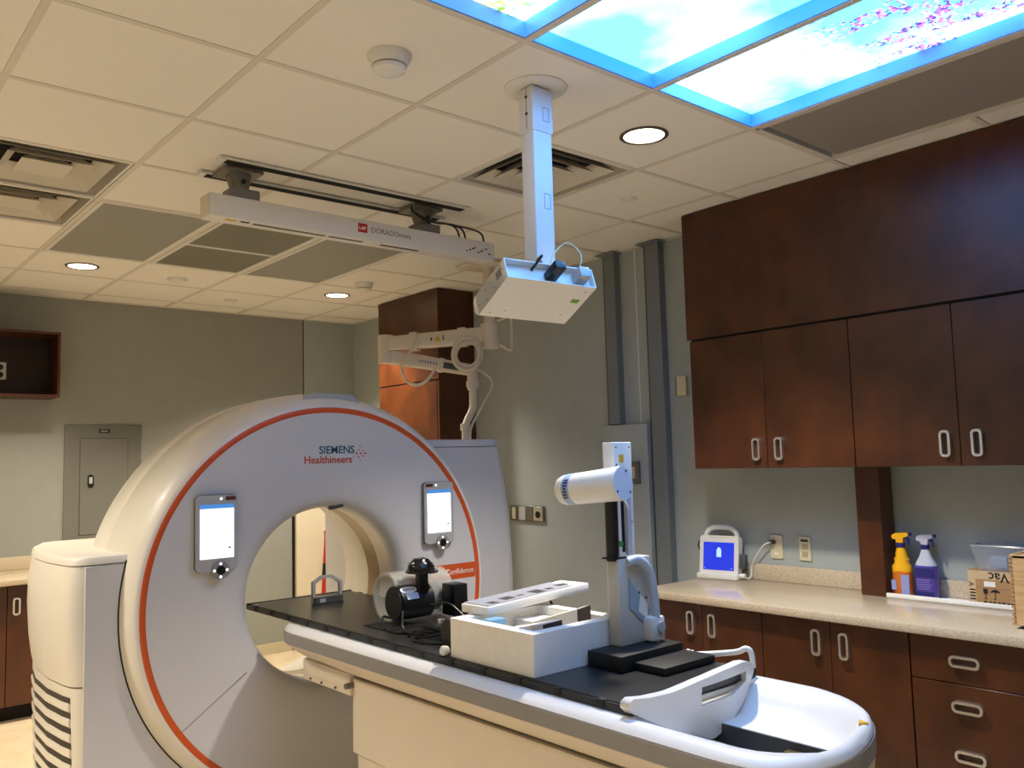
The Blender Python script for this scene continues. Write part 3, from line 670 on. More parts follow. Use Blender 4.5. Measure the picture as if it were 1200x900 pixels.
bm = BM(); ringprism(bm, rrect(0.348, 0.730, 0.004, 2), rrect(0.340, 0.722, 0.003, 2), (1.902, YF-0.0128, 1.481), (1,0,0), (0,0,1), (0, -0.001, 0)); obj('door_gap', bm, DGREY, t)
obj('latch', prism(BM(), rrect(0.044, 0.10, 0.021), (1.806, YF-0.0175, 1.520), (1,0,0), (0,0,1), (0, -0.004, 0)), BLACK, d)
obj('latch_lever', box(BM(), 1.794, 1.818, YF-0.027, YF-0.021, 1.50, 1.55, 0.002, 1), LGREY, d)
obj('name_plate', box(BM(), 1.862, 1.94, YF-0.0145, YF-0.0118, 1.884, 1.914), BLACK, t, smooth=0)
for k in range(4): obj('print_mark', box(BM(), 1.876+0.013*k, 1.884+0.013*k, YF-0.0152, YF-0.014, 1.893, 1.905), LGREY, t, smooth=0)
t = thing('side_worktop', 'beige worktop against the far wall at the left edge', 'worktop', (0.9, 6.7, 0.86))
obj('slab', box(BM(), 0.2, 2.1, 6.40, YF-0.002, 0.872, 0.91, 0.005), COUNT, t)
obj('backsplash', box(BM(), 0.2, 2.1, YF-0.022, YF-0.001, 0.91, 1.0, 0.003), COUNT, t)
t = thing('base_cabinet', 'lower wooden cabinet under the far left worktop', 'cabinet', (0.9, 6.75, 0), 'lower wooden cabinets')
obj('carcass', box(BM(), 0.2, 2.1, 6.46, YF-0.002, 0.10, 0.871), WOODIN, t, smooth=0)
obj('toe_kick', box(BM(), 0.2, 2.1, 6.53, YF-0.002, 0, 0.10), GAP, t, smooth=0)
for a in (0.22, 0.69, 1.16, 1.63):
    d = obj('door', box(BM(), a, a+0.466, 6.44, 6.459, 0.105, 0.866, 0.0015, 1), WOOD, t)
    handle(d, a+0.05 if a in (0.69, 1.16, 1.63) else a+0.4, 6.44, 0.735, True, 'Y')
d1 = obj('door_1', box(BM(), 3.475, XR-0.005, YF-0.05, YF-0.004, 0.01, 1.98, 0.003, 1), PALE, **S)
obj('door_gap', box(BM(), 3.455, 3.475, YF-0.02, YF-0.004, 0.0, 1.98), BLACK, d1, smooth=0)
obj('baseboard_far', box(BM(), 2.11, 3.45, YF-0.012, YF, 0, 0.09), M('base_vinyl', (196, 186, 160), 0.6, var=0.04), **S)
t = thing('hanging_stick', 'red and black stick seen through the scanner bore against the pale door', 'stick', (3.73, YF-0.07, 0.46))
p0, p1 = Vector((3.725, YF-0.068, 0.44)), Vector((3.765, YF-0.068, 0.98))
obj('shaft', tube(BM(), [p0, lerp(p0, p1, 0.4)], 0.022, 12), RED, t)
obj('grip', tube(BM(), [lerp(p0, p1, 0.3), lerp(p0, p1, 0.52)], 0.026, 12), BLACK, t)
obj('shaft', tube(BM(), [lerp(p0, p1, 0.52), p1], 0.024, 12), RED, t)
obj('tip', tube(BM(), [p1, p1+Vector((0.002, 0, 0.025))], 0.03, 12), RED, t)

# ------------------------------------------------------------------ CT gantry
CX, CZ = 2.04, 0.985; G = (CX, 0, CZ); YG = 3.75
t = thing('ct_gantry', 'large white ring-shaped CT scanner gantry with orange stripe', 'CT scanner', (CX, 4.2, 0)); gantry = t
FACEW = M('scanner_face', (206, 205, 206), 0.36, var=0.02, scale=5, coat=0.1)
face = obj('front_cover', lathe(BM(), [(0.403, 3.865), (0.403, 3.845), (0.410, 3.815), (0.424, 3.79), (0.448, 3.771), (0.48, 3.760), (0.53, 3.754), (0.60, 3.7505), (0.70, YG), (0.863, YG), (0.863, YG+0.01)], G, 'Y', 128), FACEW, t)
obj('orange_stripe', lathe(BM(), [(0.863, YG+0.01), (0.863, YG-0.001), (0.866, YG-0.003), (0.886, YG-0.003), (0.889, YG-0.001), (0.889, YG+0.01)], G, 'Y', 128), ORANGE, t)
obj('outer_shell', lathe(BM(), [(0.889, YG+0.01), (0.889, YG), (0.900, YG+0.001), (0.910, YG+0.008), (0.930, YG+0.035), (0.948, YG+0.07), (0.960, YG+0.12), (0.966, YG+0.18), (0.967, YG+0.33), (0.960, YG+0.36)], G, 'Y', 128), SHELL, t)
obj('rear_shell', lathe(BM(), [(0.955, YG+0.355), (0.963, YG+0.365), (0.962, YG+0.48), (0.950, YG+0.60), (0.92, YG+0.72), (0.86, YG+0.80), (0.74, YG+0.84), (0.60, YG+0.84), (0.52, YG+0.80), (0.475, YG+0.70), (0.455, YG+0.58)], G, 'Y', 128), SHELL, t)
tun = obj('bore_tunnel', lathe(BM(), [(0.403, 3.862), (0.406, 3.93), (0.412, 3.995), (0.4125, 4.002), (0.42, 4.003)], G, 'Y', 96), SHELL, t)
obj('scan_window', lathe(BM(), [(0.416, 4.0), (0.418, 4.06), (0.420, 4.13)], G, 'Y', 96), M('window_tan', (168, 148, 116), 0.3, var=0.04), t)
obj('bore_tunnel', lathe(BM(), [(0.430, 4.125), (0.419, 4.126), (0.422, 4.135), (0.438, 4.25), (0.452, 4.33), (0.460, 4.34)], G, 'Y', 96), SHELL, t)
obj('seam_ring', lathe(BM(), [(0.4135, 3.996), (0.4120, 3.997), (0.4120, 4.001), (0.4135, 4.002)], G, 'Y', 96), DGREY, tun)
# little hook at the top of the bore
obj('bore_sensor', tube(BM(), catmull([(CX+0.02, 3.82, CZ+0.402), (CX+0.05, 3.815, CZ+0.405), (CX+0.085, 3.795, CZ+0.415)]), 0.012, 8, radii=None), DGREY, face)
# panel seams on the front cover
def seam(r0, a0, r1, a1, par):
    p = Vector((CX+r0*math.cos(a0), YG-0.0006, CZ+r0*math.sin(a0))); q = Vector((CX+r1*math.cos(a1), YG-0.0006, CZ+r1*math.sin(a1)))
    d = (q-p).normalized(); s = Vector((-d.z, 0, d.x))*0.0018
    bm = BM(); loft(bm, [[p-s, p+s, p+s+Vector((0, 0.003, 0)), p-s+Vector((0, 0.003, 0))], [q-s, q+s, q+s+Vector((0, 0.003, 0)), q-s+Vector((0, 0.003, 0))]]); obj('cover_seam', bm, PRINTG, par, smooth=0)
seam(0.52, math.radians(214.5), 0.862, math.radians(214.5), face)
seam(0.52, math.radians(325.5), 0.862, math.radians(325.5), face)
# top handle recess
bm = BM()
prof = [(-0.165, 0.925), (-0.125, 0.960), (-0.10, 0.972), (0.10, 0.972), (0.135, 0.958), (0.185, 0.915)]
poly = [(a, b) for a, b in prof] + [(0.185, 0.88), (-0.165, 0.88)]
prism(bm, poly, (CX+0.02, YG+0.045, CZ-0.012), (1,0,0), (0,0,1), (0, 0.10, 0)); obj('top_grip', bm, LGREY, t)
# side pods
def podloops(zs, front, side, back, sgn, inner):
    loops = []
    for z, xo, yo in zs:
        P = []
        xo_ = xo
        pts = [(inner, front), (xo_+0.085*1, front+0.0), (xo_+0.045, front+0.012), (xo_+0.020, front+0.045), (xo_+0.006, front+0.12), (xo_-0.010, front+0.30), (xo_-0.004, front+0.55), (xo_+0.03, front+0.78), (xo_+0.10, back-0.03), (xo_+0.16, back), (inner, back)]
        for a, b in pts: P.append(Vector((a if sgn < 0 else 2*CX-a, b+yo, z)))
        loops.append(P)
    return loops
PF = 3.825
# left pod: (z, outer x)
bm = BM(); loft(bm, podloops([(0.735, 0.905, 0), (0.76, 0.900, 0), (0.85, 0.888, 0), (1.0, 0.879, 0), (1.12, 0.882, 0), (1.205, 0.894, 0), (1.212, 0.896, 0)], PF, 0, 4.83, -1, 1.50))
podl = obj('side_pod', bm, SHELL, t, 'low left side pod')
bm = BM(); loft(bm, podloops([(1.216, 0.893, -0.002), (1.236, 0.896, -0.002), (1.246, 0.903, 0.004), (1.250, 0.918, 0.02)], PF, 0, 4.83, -1, 1.50)); obj('pod_lid', bm, SHELL, podl)
bm = BM(); loft(bm, podloops([(0.0, 0.945, 0), (0.10, 0.935, 0), (0.40, 0.918, 0), (0.70, 0.908, 0), (0.728, 0.908, 0)], PF, 0, 4.83, -1, 1.50)); lowl = obj('lower_cover', bm, SHELL, t)
CP = [(0.012, 0.045), (0.045, 0.020), (0.12, 0.006), (0.30, -0.010), (0.55, -0.004), (0.78, 0.03)]
def xcover(b):
    for (b0, a0), (b1, a1) in zip(CP[:-1], CP[1:]):
        if b <= b1: return a0+(a1-a0)*(b-b0)/(b1-b0)
    return CP[-1][1]
VB = [0.05, 0.085, 0.12, 0.20, 0.30, 0.42, 0.55, 0.66, 0.74]
VG = M('vent_shade', (70, 62, 52), 0.8, var=0.1)
for k in range(11):
    z = 0.690-0.060*k; xo = 0.908+0.010*((0.70-z)/0.3)
    bm = BM(); loft(bm, [[Vector((xo+xcover(b)+dx, PF+b, z+dz)) for dz, dx in ((-0.024, -0.002), (-0.024, 0.02), (0.0, 0.02), (0.0, -0.002))] for b in VB]); obj('vent_gap', bm, VG, lowl, smooth=0)
    bm = BM(); loft(bm, [[Vector((xo+xcover(b)+dx, PF+b, z+dz)) for dz, dx in ((-0.022, -0.001), (-0.020, -0.006), (-0.030, -0.008), (-0.052, -0.006), (-0.058, 0.004))] for b in VB]); obj('louver', bm, SHELL, lowl)
obj('front_panel', box(BM(), 0.962, 1.48, PF-0.005, PF+0.01, 0.01, 1.210, 0.002, 1), FACEW, t)
obj('ring_gap', lathe(BM(), [(0.9475, 3.8175), (0.953, 3.8185), (0.953, 3.8215), (0.9475, 3.8225)], G, 'Y', 60, closed=True, a0=math.radians(165.5), a1=math.radians(262)), GAP, t)
# right pod (taller)
def rp(zs): return podloops([(z, 2*CX-x, yo) for z, x, yo in zs], PF, 0, 4.83, 1, 1.50)
bm = BM(); loft(bm, rp([(0.0, 3.225, 0), (0.30, 3.262, 0), (0.70, 3.285, 0), (1.0, 3.286, 0), (1.25, 3.272, 0), (1.45, 3.246, 0), (1.60, 3.218, 0), (1.672, 3.198, 0)]))
podr = obj('side_pod', bm, FACEW, t, 'tall right side pod')
bm = BM(); loft(bm, rp([(1.676, 3.200, -0.002), (1.70, 3.193, -0.002), (1.712, 3.186, 0.004), (1.716, 3.17, 0.02)])); obj('pod_lid', bm, FACEW, podr)
obj('base', box(BM(), 1.15, 2.95, 3.86, 4.75, 0.0, 0.10, 0.01), LGREY, t)
obj('base_cover', box(BM(), 1.40, 2.68, PF+0.01, 4.55, 0.0, 0.40, 0.01), WHITE, t)

def control_panel(x0, x1, z0, z1, flip, which):
    w_, h_ = x1-x0, z1-z0; cx, cz = (x0+x1)/2, (z0+z1)/2
    y0 = YG-0.030
    p = obj('control_panel', prism(BM(), rrect(w_, h_, 0.022), (cx, YG, cz), (1,0,0), (0,0,1), (0, -0.030, 0)), LGREY, gantry, which)
    bm = BM(); ringprism(bm, rrect(w_+0.004, h_+0.004, 0.024), rrect(w_-0.002, h_-0.002, 0.021), (cx, y0+0.006, cz), (1,0,0), (0,0,1), (0, 0.010, 0)); obj('bezel', bm, DGREY, p)
    sx0, sx1 = x0+0.018, x1-0.018; sz0, sz1 = z0+0.055, z1-0.040
    obj('screen', box(BM(), sx0, sx1, y0-0.0015, y0+0.001, sz0, sz1-0.018), SCREENW, p, smooth=0)
    obj('screen_bar', box(BM(), sx0, sx1, y0-0.0015, y0+0.001, sz1-0.018, sz1), SCREENH, p, smooth=0)
    bx_ = (x1-0.055, x1-0.010) if not flip else (x0+0.010, x0+0.055)
    obj('stop_key', box(BM(), bx_[0], bx_[1], y0-0.002, y0+0.001, z1-0.024, z1-0.008), M('maroon', (92, 24, 30), 0.4, var=0.05), p, smooth=0)
    lx_ = x1-0.075 if not flip else x0+0.075
    obj('indicator', cyl(BM(), (lx_, y0-0.002, z1-0.016), (lx_, y0+0.001, z1-0.016), 0.005, seg=12), LED, p)
    kx, kz = cx+0.012, z0+0.004
    kn = obj('joystick_ring', cyl(BM(), (kx, y0-0.012, kz), (kx, y0+0.012, kz), 0.038, seg=32), MGREY, p)
    obj('joystick_hub', cyl(BM(), (kx, y0-0.018, kz), (kx, y0-0.010, kz), 0.019, seg=24), BLACK, p)
    for a in range(4):
        q = (kx+0.028*math.cos(a*PI/2), y0-0.013, kz+0.028*math.sin(a*PI/2))
        obj('key_light', cyl(BM(), q, (q[0], y0-0.010, q[2]), 0.0055, seg=10), LED, p)
    obj('screen_icon', box(BM(), sx1-0.025, sx1-0.014, y0-0.002, y0, sz0+0.04, sz0+0.047), PRINTG, p, smooth=0)
control_panel(1.372, 1.558, 1.150, 1.478, False, 'left touch control panel with lit white screen')
control_panel(2.556, 2.742, 1.172, 1.490, True, 'right touch control panel with lit white screen')
# lettering
U, V_ = (1,0,0), (0,0,1)
obj('lettering', text_bm('SIEMENS', 0.052, (1.972, YG-0.0004, 1.650), U, V_, 0.0008, 0.0007), TEAL, face, smooth=0)
obj('lettering', text_bm('Healthineers', 0.0505, (1.893, YG-0.0004, 1.604), U, V_, 0.0008, 0.0006), PRINTO, face, smooth=0)
for k, (a, b, rr) in enumerate(((0.0, 0.0, 0.006), (0.022, 0.0, 0.0065), (0.011, 0.017, 0.005), (0.011, -0.018, 0.005), (0.034, 0.012, 0.005), (0.034, -0.012, 0.005), (0.020, 0.036, 0.004), (0.020, -0.034, 0.004), (0.048, 0.0, 0.0065), (-0.018, 0.012, 0.004), (-0.016, -0.014, 0.004))):
    obj('logo_dot', cyl(BM(), (2.178+a, YG-0.0012, 1.648+b), (2.178+a, YG+0.001, 1.648+b), rr*0.8, seg=10), PRINTO if k % 3 else RED, face)
tagp = obj('model_tag', box(BM(), 2.50, 2.900, YG-0.0012, YG+0.002, 0.972, 1.052), ORANGE, face, smooth=0)
obj('lettering', text_bm('SOMATOM Confidence', 0.040, (2.888, YG-0.0014, 0.998), U, V_, 0.0008, 0.0004, 'RIGHT'), PRINTW, face, smooth=0)

# ------------------------------------------------------------------ patient couch
t = thing('patient_couch', 'white CT patient couch with grey side band and cream pedestal', 'patient couch', (2.04, 2.4, 0)); couch = t
CW = 0.345; Y0, Y1 = 1.100, 3.70; YE = 1.40; NE = 2.3
def shy(x, y): return y+0.25*x*min(1, max(0, (1.6-y)/0.3))
def hw(y):
    if y < YE:
        q = (YE-y)/(YE-Y0); return max(0.004, CW*max(0, 1-q**NE)**(1/NE))
    if y > Y1-0.22:
        q = 1-(Y1-y)/0.22; return CW-0.15+0.15*math.sqrt(max(0, 1-q*q))
    return CW
YEND = [Y0, Y0+0.001, Y0+0.004, Y0+0.010, Y0+0.018, Y0+0.03, Y0+0.045, Y0+0.06, 1.18, 1.205, 1.23, 1.26, 1.30, 1.34, 1.37, 1.40, 1.49]
YNOSE = [Y1-0.22+0.22*math.sin(k/10*PI/2) for k in range(0, 11)]
ys = YEND + [1.55, 1.598, 1.602, 1.75, 2.0, 2.4, 2.8, 3.2] + YNOSE
def sect(y):
    h = hw(y); n = max(0, (y-3.3)/0.4); lift = 0.05*min(1, n)**2
    return [(h*0.97, 0.884), (h, 0.880), (h, 0.832), (h*0.98, 0.822), (h*0.91, 0.800+lift*0.2), (h*0.80, 0.770+lift*0.5), (h*0.65, 0.740+lift), (h*0.42, 0.722+lift), (h*0.12, 0.715+lift)]
loops = []
for y in ys:
    s = sect(y); loops.append([Vector((CX-a, shy(-a, y), z)) for a, z in s] + [Vector((CX+a, shy(a, y), z)) for a, z in s[::-1]])
bm = BM(); RR = [[bm.verts.new(p) for p in lp] for lp in loops]
for a_, b_ in zip(RR[:-1], RR[1:]):
    for k in range(len(a_)-1): bm.faces.new((a_[k], a_[k+1], b_[k+1], b_[k]))
bm.faces.new(RR[0][::-1]); bm.faces.new(RR[-1]); obj('body_shell', bm, CREAM, t)
# grey band
bm = BM(); L_ = []
for sgn in (-1, 1):
    lp = []
    for y in ys:
        h = hw(y); ya = shy(sgn*h, y)-(0.003 if y < YE else 0)*(1-h/CW); lp.append([Vector((CX+sgn*(h-0.003), ya, 0.834)), Vector((CX+sgn*(h+0.003), ya, 0.834)), Vector((CX+sgn*(h+0.003), ya, 0.879)), Vector((CX+sgn*(h-0.003), ya, 0.879))])
    bmb = BM(); loft(bmb, lp); obj('side_band', bmb, MGREY, t)
bm.free()
# top cover as a surface with the trough at the foot end
bm = BM(); rows = []
cols = [-1, -0.985, -0.94, -0.86, -0.76, -0.66, -0.55, -0.43, -0.30, -0.20, 0.20, 0.30, 0.43, 0.55, 0.66, 0.76, 0.86, 0.94, 0.985, 1]
def ztop(x, y):
    h = hw(y); d = h-abs(x)
    if y < YE: d = min(d, 2.0*max(0, y-(YE-(YE-Y0)*max(0, 1-min(1, abs(x)/CW)**NE)**(1/NE))))
    e = 0.905-0.022*(1-min(1, d/0.035))**2
    if y < 1.60:
        k = min(1, max(0, (d-0.055)/0.125)); k = k*k*(3-2*k)
        if y > 1.50 and False: k *= 1
        e -= 0.085*k
    return e
ysx = YEND + [1.55, 1.597, 1.6001, 1.75, 2.0, 2.4, 2.8, 3.2] + YNOSE
def colx(c, h):
    if h < 0.10: return c*h
    if abs(c) <= 0.2: return c*0.068/0.2
    return math.copysign(0.068+(h-0.068)*((abs(c)-0.2)/0.8), c)
for y in ysx:
    h = hw(y); rows.append([bm.verts.new((CX+colx(c, h), shy(colx(c, h), y), ztop(colx(c, h), y))) for c in cols])
for j, (a, b) in enumerate(zip(rows[:-1], rows[1:])):
    for k in range(len(cols)-1):
        if cols[k] == -0.20 and 1.175 < ysx[j] < 1.59: continue
        bm.faces.new((a[k], a[k+1], b[k+1], b[k]))
for rr in (rows[0], rows[-1]):
    pass
topc = obj('top_cover', bm, WHITE, t, smooth=60)
# slot walls and mechanism in the trough
sx0, sx1 = CX-0.069, CX+0.069
bm = BM(); box(bm, sx0-0.004, sx0, 1.168, 1.597, 0.735, 0.8205); obj('slot_wall', bm, DGREY, t, smooth=0)
bm = BM(); box(bm, sx1, sx1+0.004, 1.168, 1.597, 0.735, 0.8205); obj('slot_wall', bm, DGREY, t, smooth=0)
obj('slot_end', box(BM(), sx0, sx1, 1.160, 1.168, 0.735, 0.815), LGREY, t, smooth=0)
obj('slot_floor', box(BM(), sx0, sx1, 1.168, 1.597, 0.725, 0.735), LGREY, t, smooth=0)
lt = obj('latch', box(BM(), sx1-0.03, sx1, 1.295, 1.36, 0.755, 0.80, 0.004), M('brass_latch', (120, 104, 72), 0.4, metal=0.7, var=0.2), t)
wz = ztop(0.085, Y0+0.035)
bm = BM(); prism(bm, [(-0.013, -0.010), (0.013, -0.010), (0, 0.013)], (CX+0.085, Y0+0.055, wz-0.003), (0.8, -0.6, 0), (0.6, 0.8, 0.1), (0, 0, 0.008)); obj('warning_sticker', bm, WARN, t)
# pedestal
bm = BM(); loft(bm, [[Vector((CX+a, 2.37+b, z)) for a, b in rrect(0.48*s, 1.64, 0.05*s, 4)] for z, s in ((0.445, 1.0), (0.60, 1.0), (0.73, 0.98))]); obj('pedestal_upper', bm, CREAM, t)
bm = BM(); loft(bm, [[Vector((CX+a, 2.37+b, z)) for a, b in rrect(0.46, 1.60, 0.05, 4)] for z in (0.05, 0.44)]); obj('pedestal_lower', bm, CREAM, t)
obj('foot_plate', box(BM(), CX-0.27, CX+0.27, 1.50, 3.25, 0, 0.05, 0.01), LGREY, t)
br = obj('nose_bracket', box(BM(), CX-0.235, CX+0.235, 3.185, 3.60, 0.655, 0.745, 0.008), CREAM, t)
obj('bracket_rail', box(BM(), CX-0.239, CX-0.234, 3.20, 3.55, 0.685, 0.715, 0.001, 1), CREAM, br)
for yy in (3.30, 3.42, 3.52): obj('screw', cyl(BM(), (CX-0.242, yy, 0.67), (CX-0.234, yy, 0.67), 0.005, seg=10), GMET, br)
obj('knob', cyl(BM(), (CX-0.27, 3.16, 0.705), (CX-0.22, 3.16, 0.705), 0.012, seg=14), GMET, br)
# foot-end grab handle: bowed plate with a hand opening
def bow(a): return -0.035*(1-(a/0.30)**2)
A_ = [-0.285+0.57*k/40 for k in range(41)]
def pw(pts, x):
    for (x0_, z0_), (x1_, z1_) in zip(pts[:-1], pts[1:]):
        if x <= x1_:
            k = (x-x0_)/(x1_-x0_); return z0_+(z1_-z0_)*k
    return pts[-1][1]
HT = [(-0.285, 0.945), (-0.27, 0.955), (-0.22, 0.950), (-0.14, 0.950), (-0.03, 0.962), (0.08, 0.970), (0.20, 0.973), (0.25, 0.966), (0.275, 0.952), (0.285, 0.938)]
HB = [(-0.285, 0.930), (-0.27, 0.915), (-0.20, 0.880), (-0.10, 0.832), (-0.02, 0.795), (0.05, 0.785), (0.13, 0.805), (0.20, 0.848), (0.25, 0.890), (0.285, 0.928)]
def ztop_h(a): return pw(HT, a)
def zbot_h(a): return pw(HB, a)
hx0, hx1 = -0.01, 0.225
def hopen(a):
    # opening z range
    return (0.885, 0.932)
bm = BM(); th = 0.032
def hp(a, z, s):
    lean = (0.96-z)*0.25
    return Vector((CX-0.015+a, 1.615+bow(a)+lean*0.3+s*th/2, z))
def slab_cells():
    zc = lambda a, k: None
    grid = {}
    def vert(i, key, z, s):
        kk = (i, key, s)
        if kk not in grid: grid[kk] = bm.verts.new(hp(A_[i], z, s))
        return grid[kk]
    def levels(a):
        zt, zb = ztop_h(a), zbot_h(a)
        o0, o1 = 0.890+0.02*max(0, (a-0.15)/0.07), 0.942
        o0 = max(min(o0, zt-0.02), zb+0.004); o1 = max(min(o1, zt-0.012), o0+0.004)
        return [zb, o0, o1, zt]
    for i in range(40):
        for l in range(3):
            mid = (A_[i]+A_[i+1])/2
            if l == 1 and hx0 < mid < hx1: continue
            za, zb = levels(A_[i]), levels(A_[i+1])
            for s in (-1, 1):
                f = [vert(i, l, za[l], s), vert(i+1, l, zb[l], s), vert(i+1, l+1, zb[l+1], s), vert(i, l+1, za[l+1], s)]
                bm.faces.new(f if s < 0 else f[::-1])
    # stitch boundary edges front/back
    be = [e for e in bm.edges if len(e.link_faces) == 1]
    inv = {v: k for k, v in grid.items()}
    done = set()
    for e in be:
        k0, k1 = inv[e.verts[0]], inv[e.verts[1]]
        if k0[2] != -1: continue
        o0, o1 = grid[(k0[0], k0[1], 1)], grid[(k1[0], k1[1], 1)]
        bm.faces.new((e.verts[0], e.verts[1], o1, o0))
slab_cells()
es = [e for e in bm.edges if e.is_valid and len(e.link_faces) == 2 and e.calc_face_angle(0) > 0.9]
bmesh.ops.bevel(bm, geom=es, offset=0.008, segments=3, profile=0.5, affect='EDGES')
obj('grab_handle', bm, WHITE, t, smooth=60)

# black flat tabletop
TZ = 0.932
t = board = thing('treatment_board', 'long flat black carbon tabletop lying on the couch into the bore', 'tabletop', (2.045, 2.85, 0.905)); 
tx0, tx1, ty0, ty1 = 1.757, 2.333, 1.605, 4.085
obj('board', box(BM(), tx0+0.012, tx1-0.012, ty0, ty1, 0.908, TZ, 0.003, 1), CARBON, t)
for xx in ((tx0, tx0+0.012), (tx1-0.012, tx1)):
    rl = obj('edge_rail', box(BM(), xx[0], xx[1], ty0, ty1, 0.906, TZ-0.004, 0.002, 1), BLACK, t)
    for k in range(14):
        yy = ty0+0.10+k*0.175
        obj('rail_notch', box(BM(), xx[0]-0.003, xx[1]+0.004, yy, yy+0.028, 0.912, TZ-0.001, 0.001, 1), RUBBER, rl)
obj('end_rail', box(BM(), tx0, tx1, ty1, ty1+0.012, 0.908, TZ+0.003, 0.002, 1), BLACK, t)
obj('corner_pin', cyl(BM(), (tx0+0.02, ty1-0.06, TZ-0.001), (tx0+0.02, ty1-0.06, TZ+0.004), 0.010, seg=16), LGREY, t)

# ------------------------------------------------------------------ things on the tabletop
t = thing('acrylic_frame', 'small clear acrylic arch frame standing on the tabletop in the bore', 'frame', (2.05, 3.83, TZ))
out = [(1.972, TZ), (1.972, 1.035), (2.02, 1.062), (2.075, 1.062), (2.13, 1.028), (2.13, TZ)]
inn = [(1.986, TZ+0.03), (1.986, 1.028), (2.024, 1.049), (2.071, 1.049), (2.116, 1.02), (2.116, TZ+0.03)]
bm = BM(); ringprism(bm, out, inn, (0, 3.82, 0), (1,0,0), (0,0,1), (0, 0.02, 0)); obj('arch', bm, M('acrylic_edge', (176, 174, 170), 0.25, var=0.05), t)
obj('base_plate', box(BM(), 1.975, 2.127, 3.805, 3.822, TZ, TZ+0.032, 0.002, 1), DGREY, t)
obj('label_tag', box(BM(), 2.0, 2.03, 3.803, 3.806, TZ+0.007, TZ+0.024), LGREY, t, smooth=0)

t = thing('motion_phantom', 'clear acrylic cylinder phantom with black motor and dome on the tabletop', 'phantom', (2.08, 3.08, TZ))
ring_y, ring_z, R_ = 3.15, TZ+0.104, 0.102
bm = BM(); lathe(bm, [(R_, 1.965), (R_, 2.24), (R_-0.008, 2.24), (R_-0.008, 1.965)], (0, ring_y, ring_z), 'X', 56, closed=True); obj('acrylic_cylinder', bm, ACRYL, t)
bm = BM(); lathe(bm, [(R_, 1.96), (R_, 1.972), (R_-0.012, 1.972), (R_-0.012, 1.96)], (0, ring_y, ring_z), 'X', 56, closed=True); obj('end_ring', bm, ACRYL, t)
bm = BM(); cyl(bm, (2.225, ring_y, ring_z), (2.24, ring_y, ring_z), R_-0.009, seg=48); obj('end_disc', bm, ACRYL, t)
obj('inner_core', cyl(BM(), (2.08, ring_y, ring_z-0.02), (2.21, ring_y, ring_z-0.02), 0.062, seg=36), M('core_brown', (54, 46, 36), 0.3, var=0.1), t)
mo = obj('motor_body', cyl(BM(), (1.945, 3.06, TZ+0.090), (2.10, 3.06, TZ+0.090), 0.070, seg=44), BLACK, t)
obj('motor_face', cyl(BM(), (1.939, 3.06, TZ+0.090), (1.9455, 3.06, TZ+0.090), 0.063, seg=36), RUBBER, t)
def on_cyl(a, x): return Vector((x, 3.06+math.cos(a)*0.0705, TZ+0.090+math.sin(a)*0.0705))
aa = math.radians(135)
n_ = Vector((0, math.cos(aa), math.sin(aa))); vv = Vector((0, -n_.z, n_.y)); vv = vv if vv.z > 0 else -vv
el = [(0.040*math.cos(2*PI*k/24), 0.018*math.sin(2*PI*k/24)) for k in range(24)]
def wrap_patch(poly, a0, x0, name, mt):
    bm = BM(); vs = []
    lo = [Vector((x0+u_, 3.06+math.cos(a0-v_/0.0705)*0.0710, TZ+0.090+math.sin(a0-v_/0.0705)*0.0710)) for u_, v_ in poly]
    hi = [Vector((x0+u_, 3.06+math.cos(a0-v_/0.0705)*0.0720, TZ+0.090+math.sin(a0-v_/0.0705)*0.0720)) for u_, v_ in poly]
    loft(bm, [lo, hi]); return obj(name, bm, mt, mo)
wrap_patch(el, math.radians(128), 1.985, 'oval_sticker', PRINTW)
wrap_patch([(-0.028, -0.013), (0.028, -0.013), (0.028, 0.013), (-0.028, 0.013)], math.radians(153), 1.995, 'paper_sticker', M('sticker_paleblue', (196, 206, 220), 0.5, var=0.04))
for k in range(6): wrap_patch([(-0.003, -0.004), (0.003, -0.004), (0.003, 0.004), (-0.003, 0.004)], math.radians(128), 1.96+0.010*k, 'print_mark', PRINTG)
obj('post', box(BM(), 2.028, 2.072, 2.995, 3.03, TZ+0.13, TZ+0.213, 0.004), BLACK, t)
obj('platform_disc', cyl(BM(), (2.05, 3.01, TZ+0.210), (2.05, 3.01, TZ+0.218), 0.068, seg=40), BLACK, t)
dome = obj('dome', lathe(BM(), [(0.058, TZ+0.218), (0.056, TZ+0.238), (0.030, TZ+0.268), (0, TZ+0.270)], (2.045, 3.01, 0), 'Z', 8), M('black_gloss', (20, 20, 20), 0.15, var=0.2), t)
for a in range(6):
    q = Vector((2.045+0.050*math.cos(a*1.05+0.3), 3.01+0.050*math.sin(a*1.05+0.3), TZ+0.250))
    obj('marker', cyl(BM(), q, q+Vector((0.002*math.cos(a), 0.002*math.sin(a), 0.003)), 0.006, seg=10), LGREY, dome)
obj('drive_block', box(BM(), 2.17, 2.24, 2.95, 3.04, TZ+0.02, TZ+0.15, 0.004), BLACK, t)
obj('black_mat', box(BM(), 1.86, 2.02, 2.98, 3.16, TZ, TZ+0.004), RUBBER, t, smooth=0)
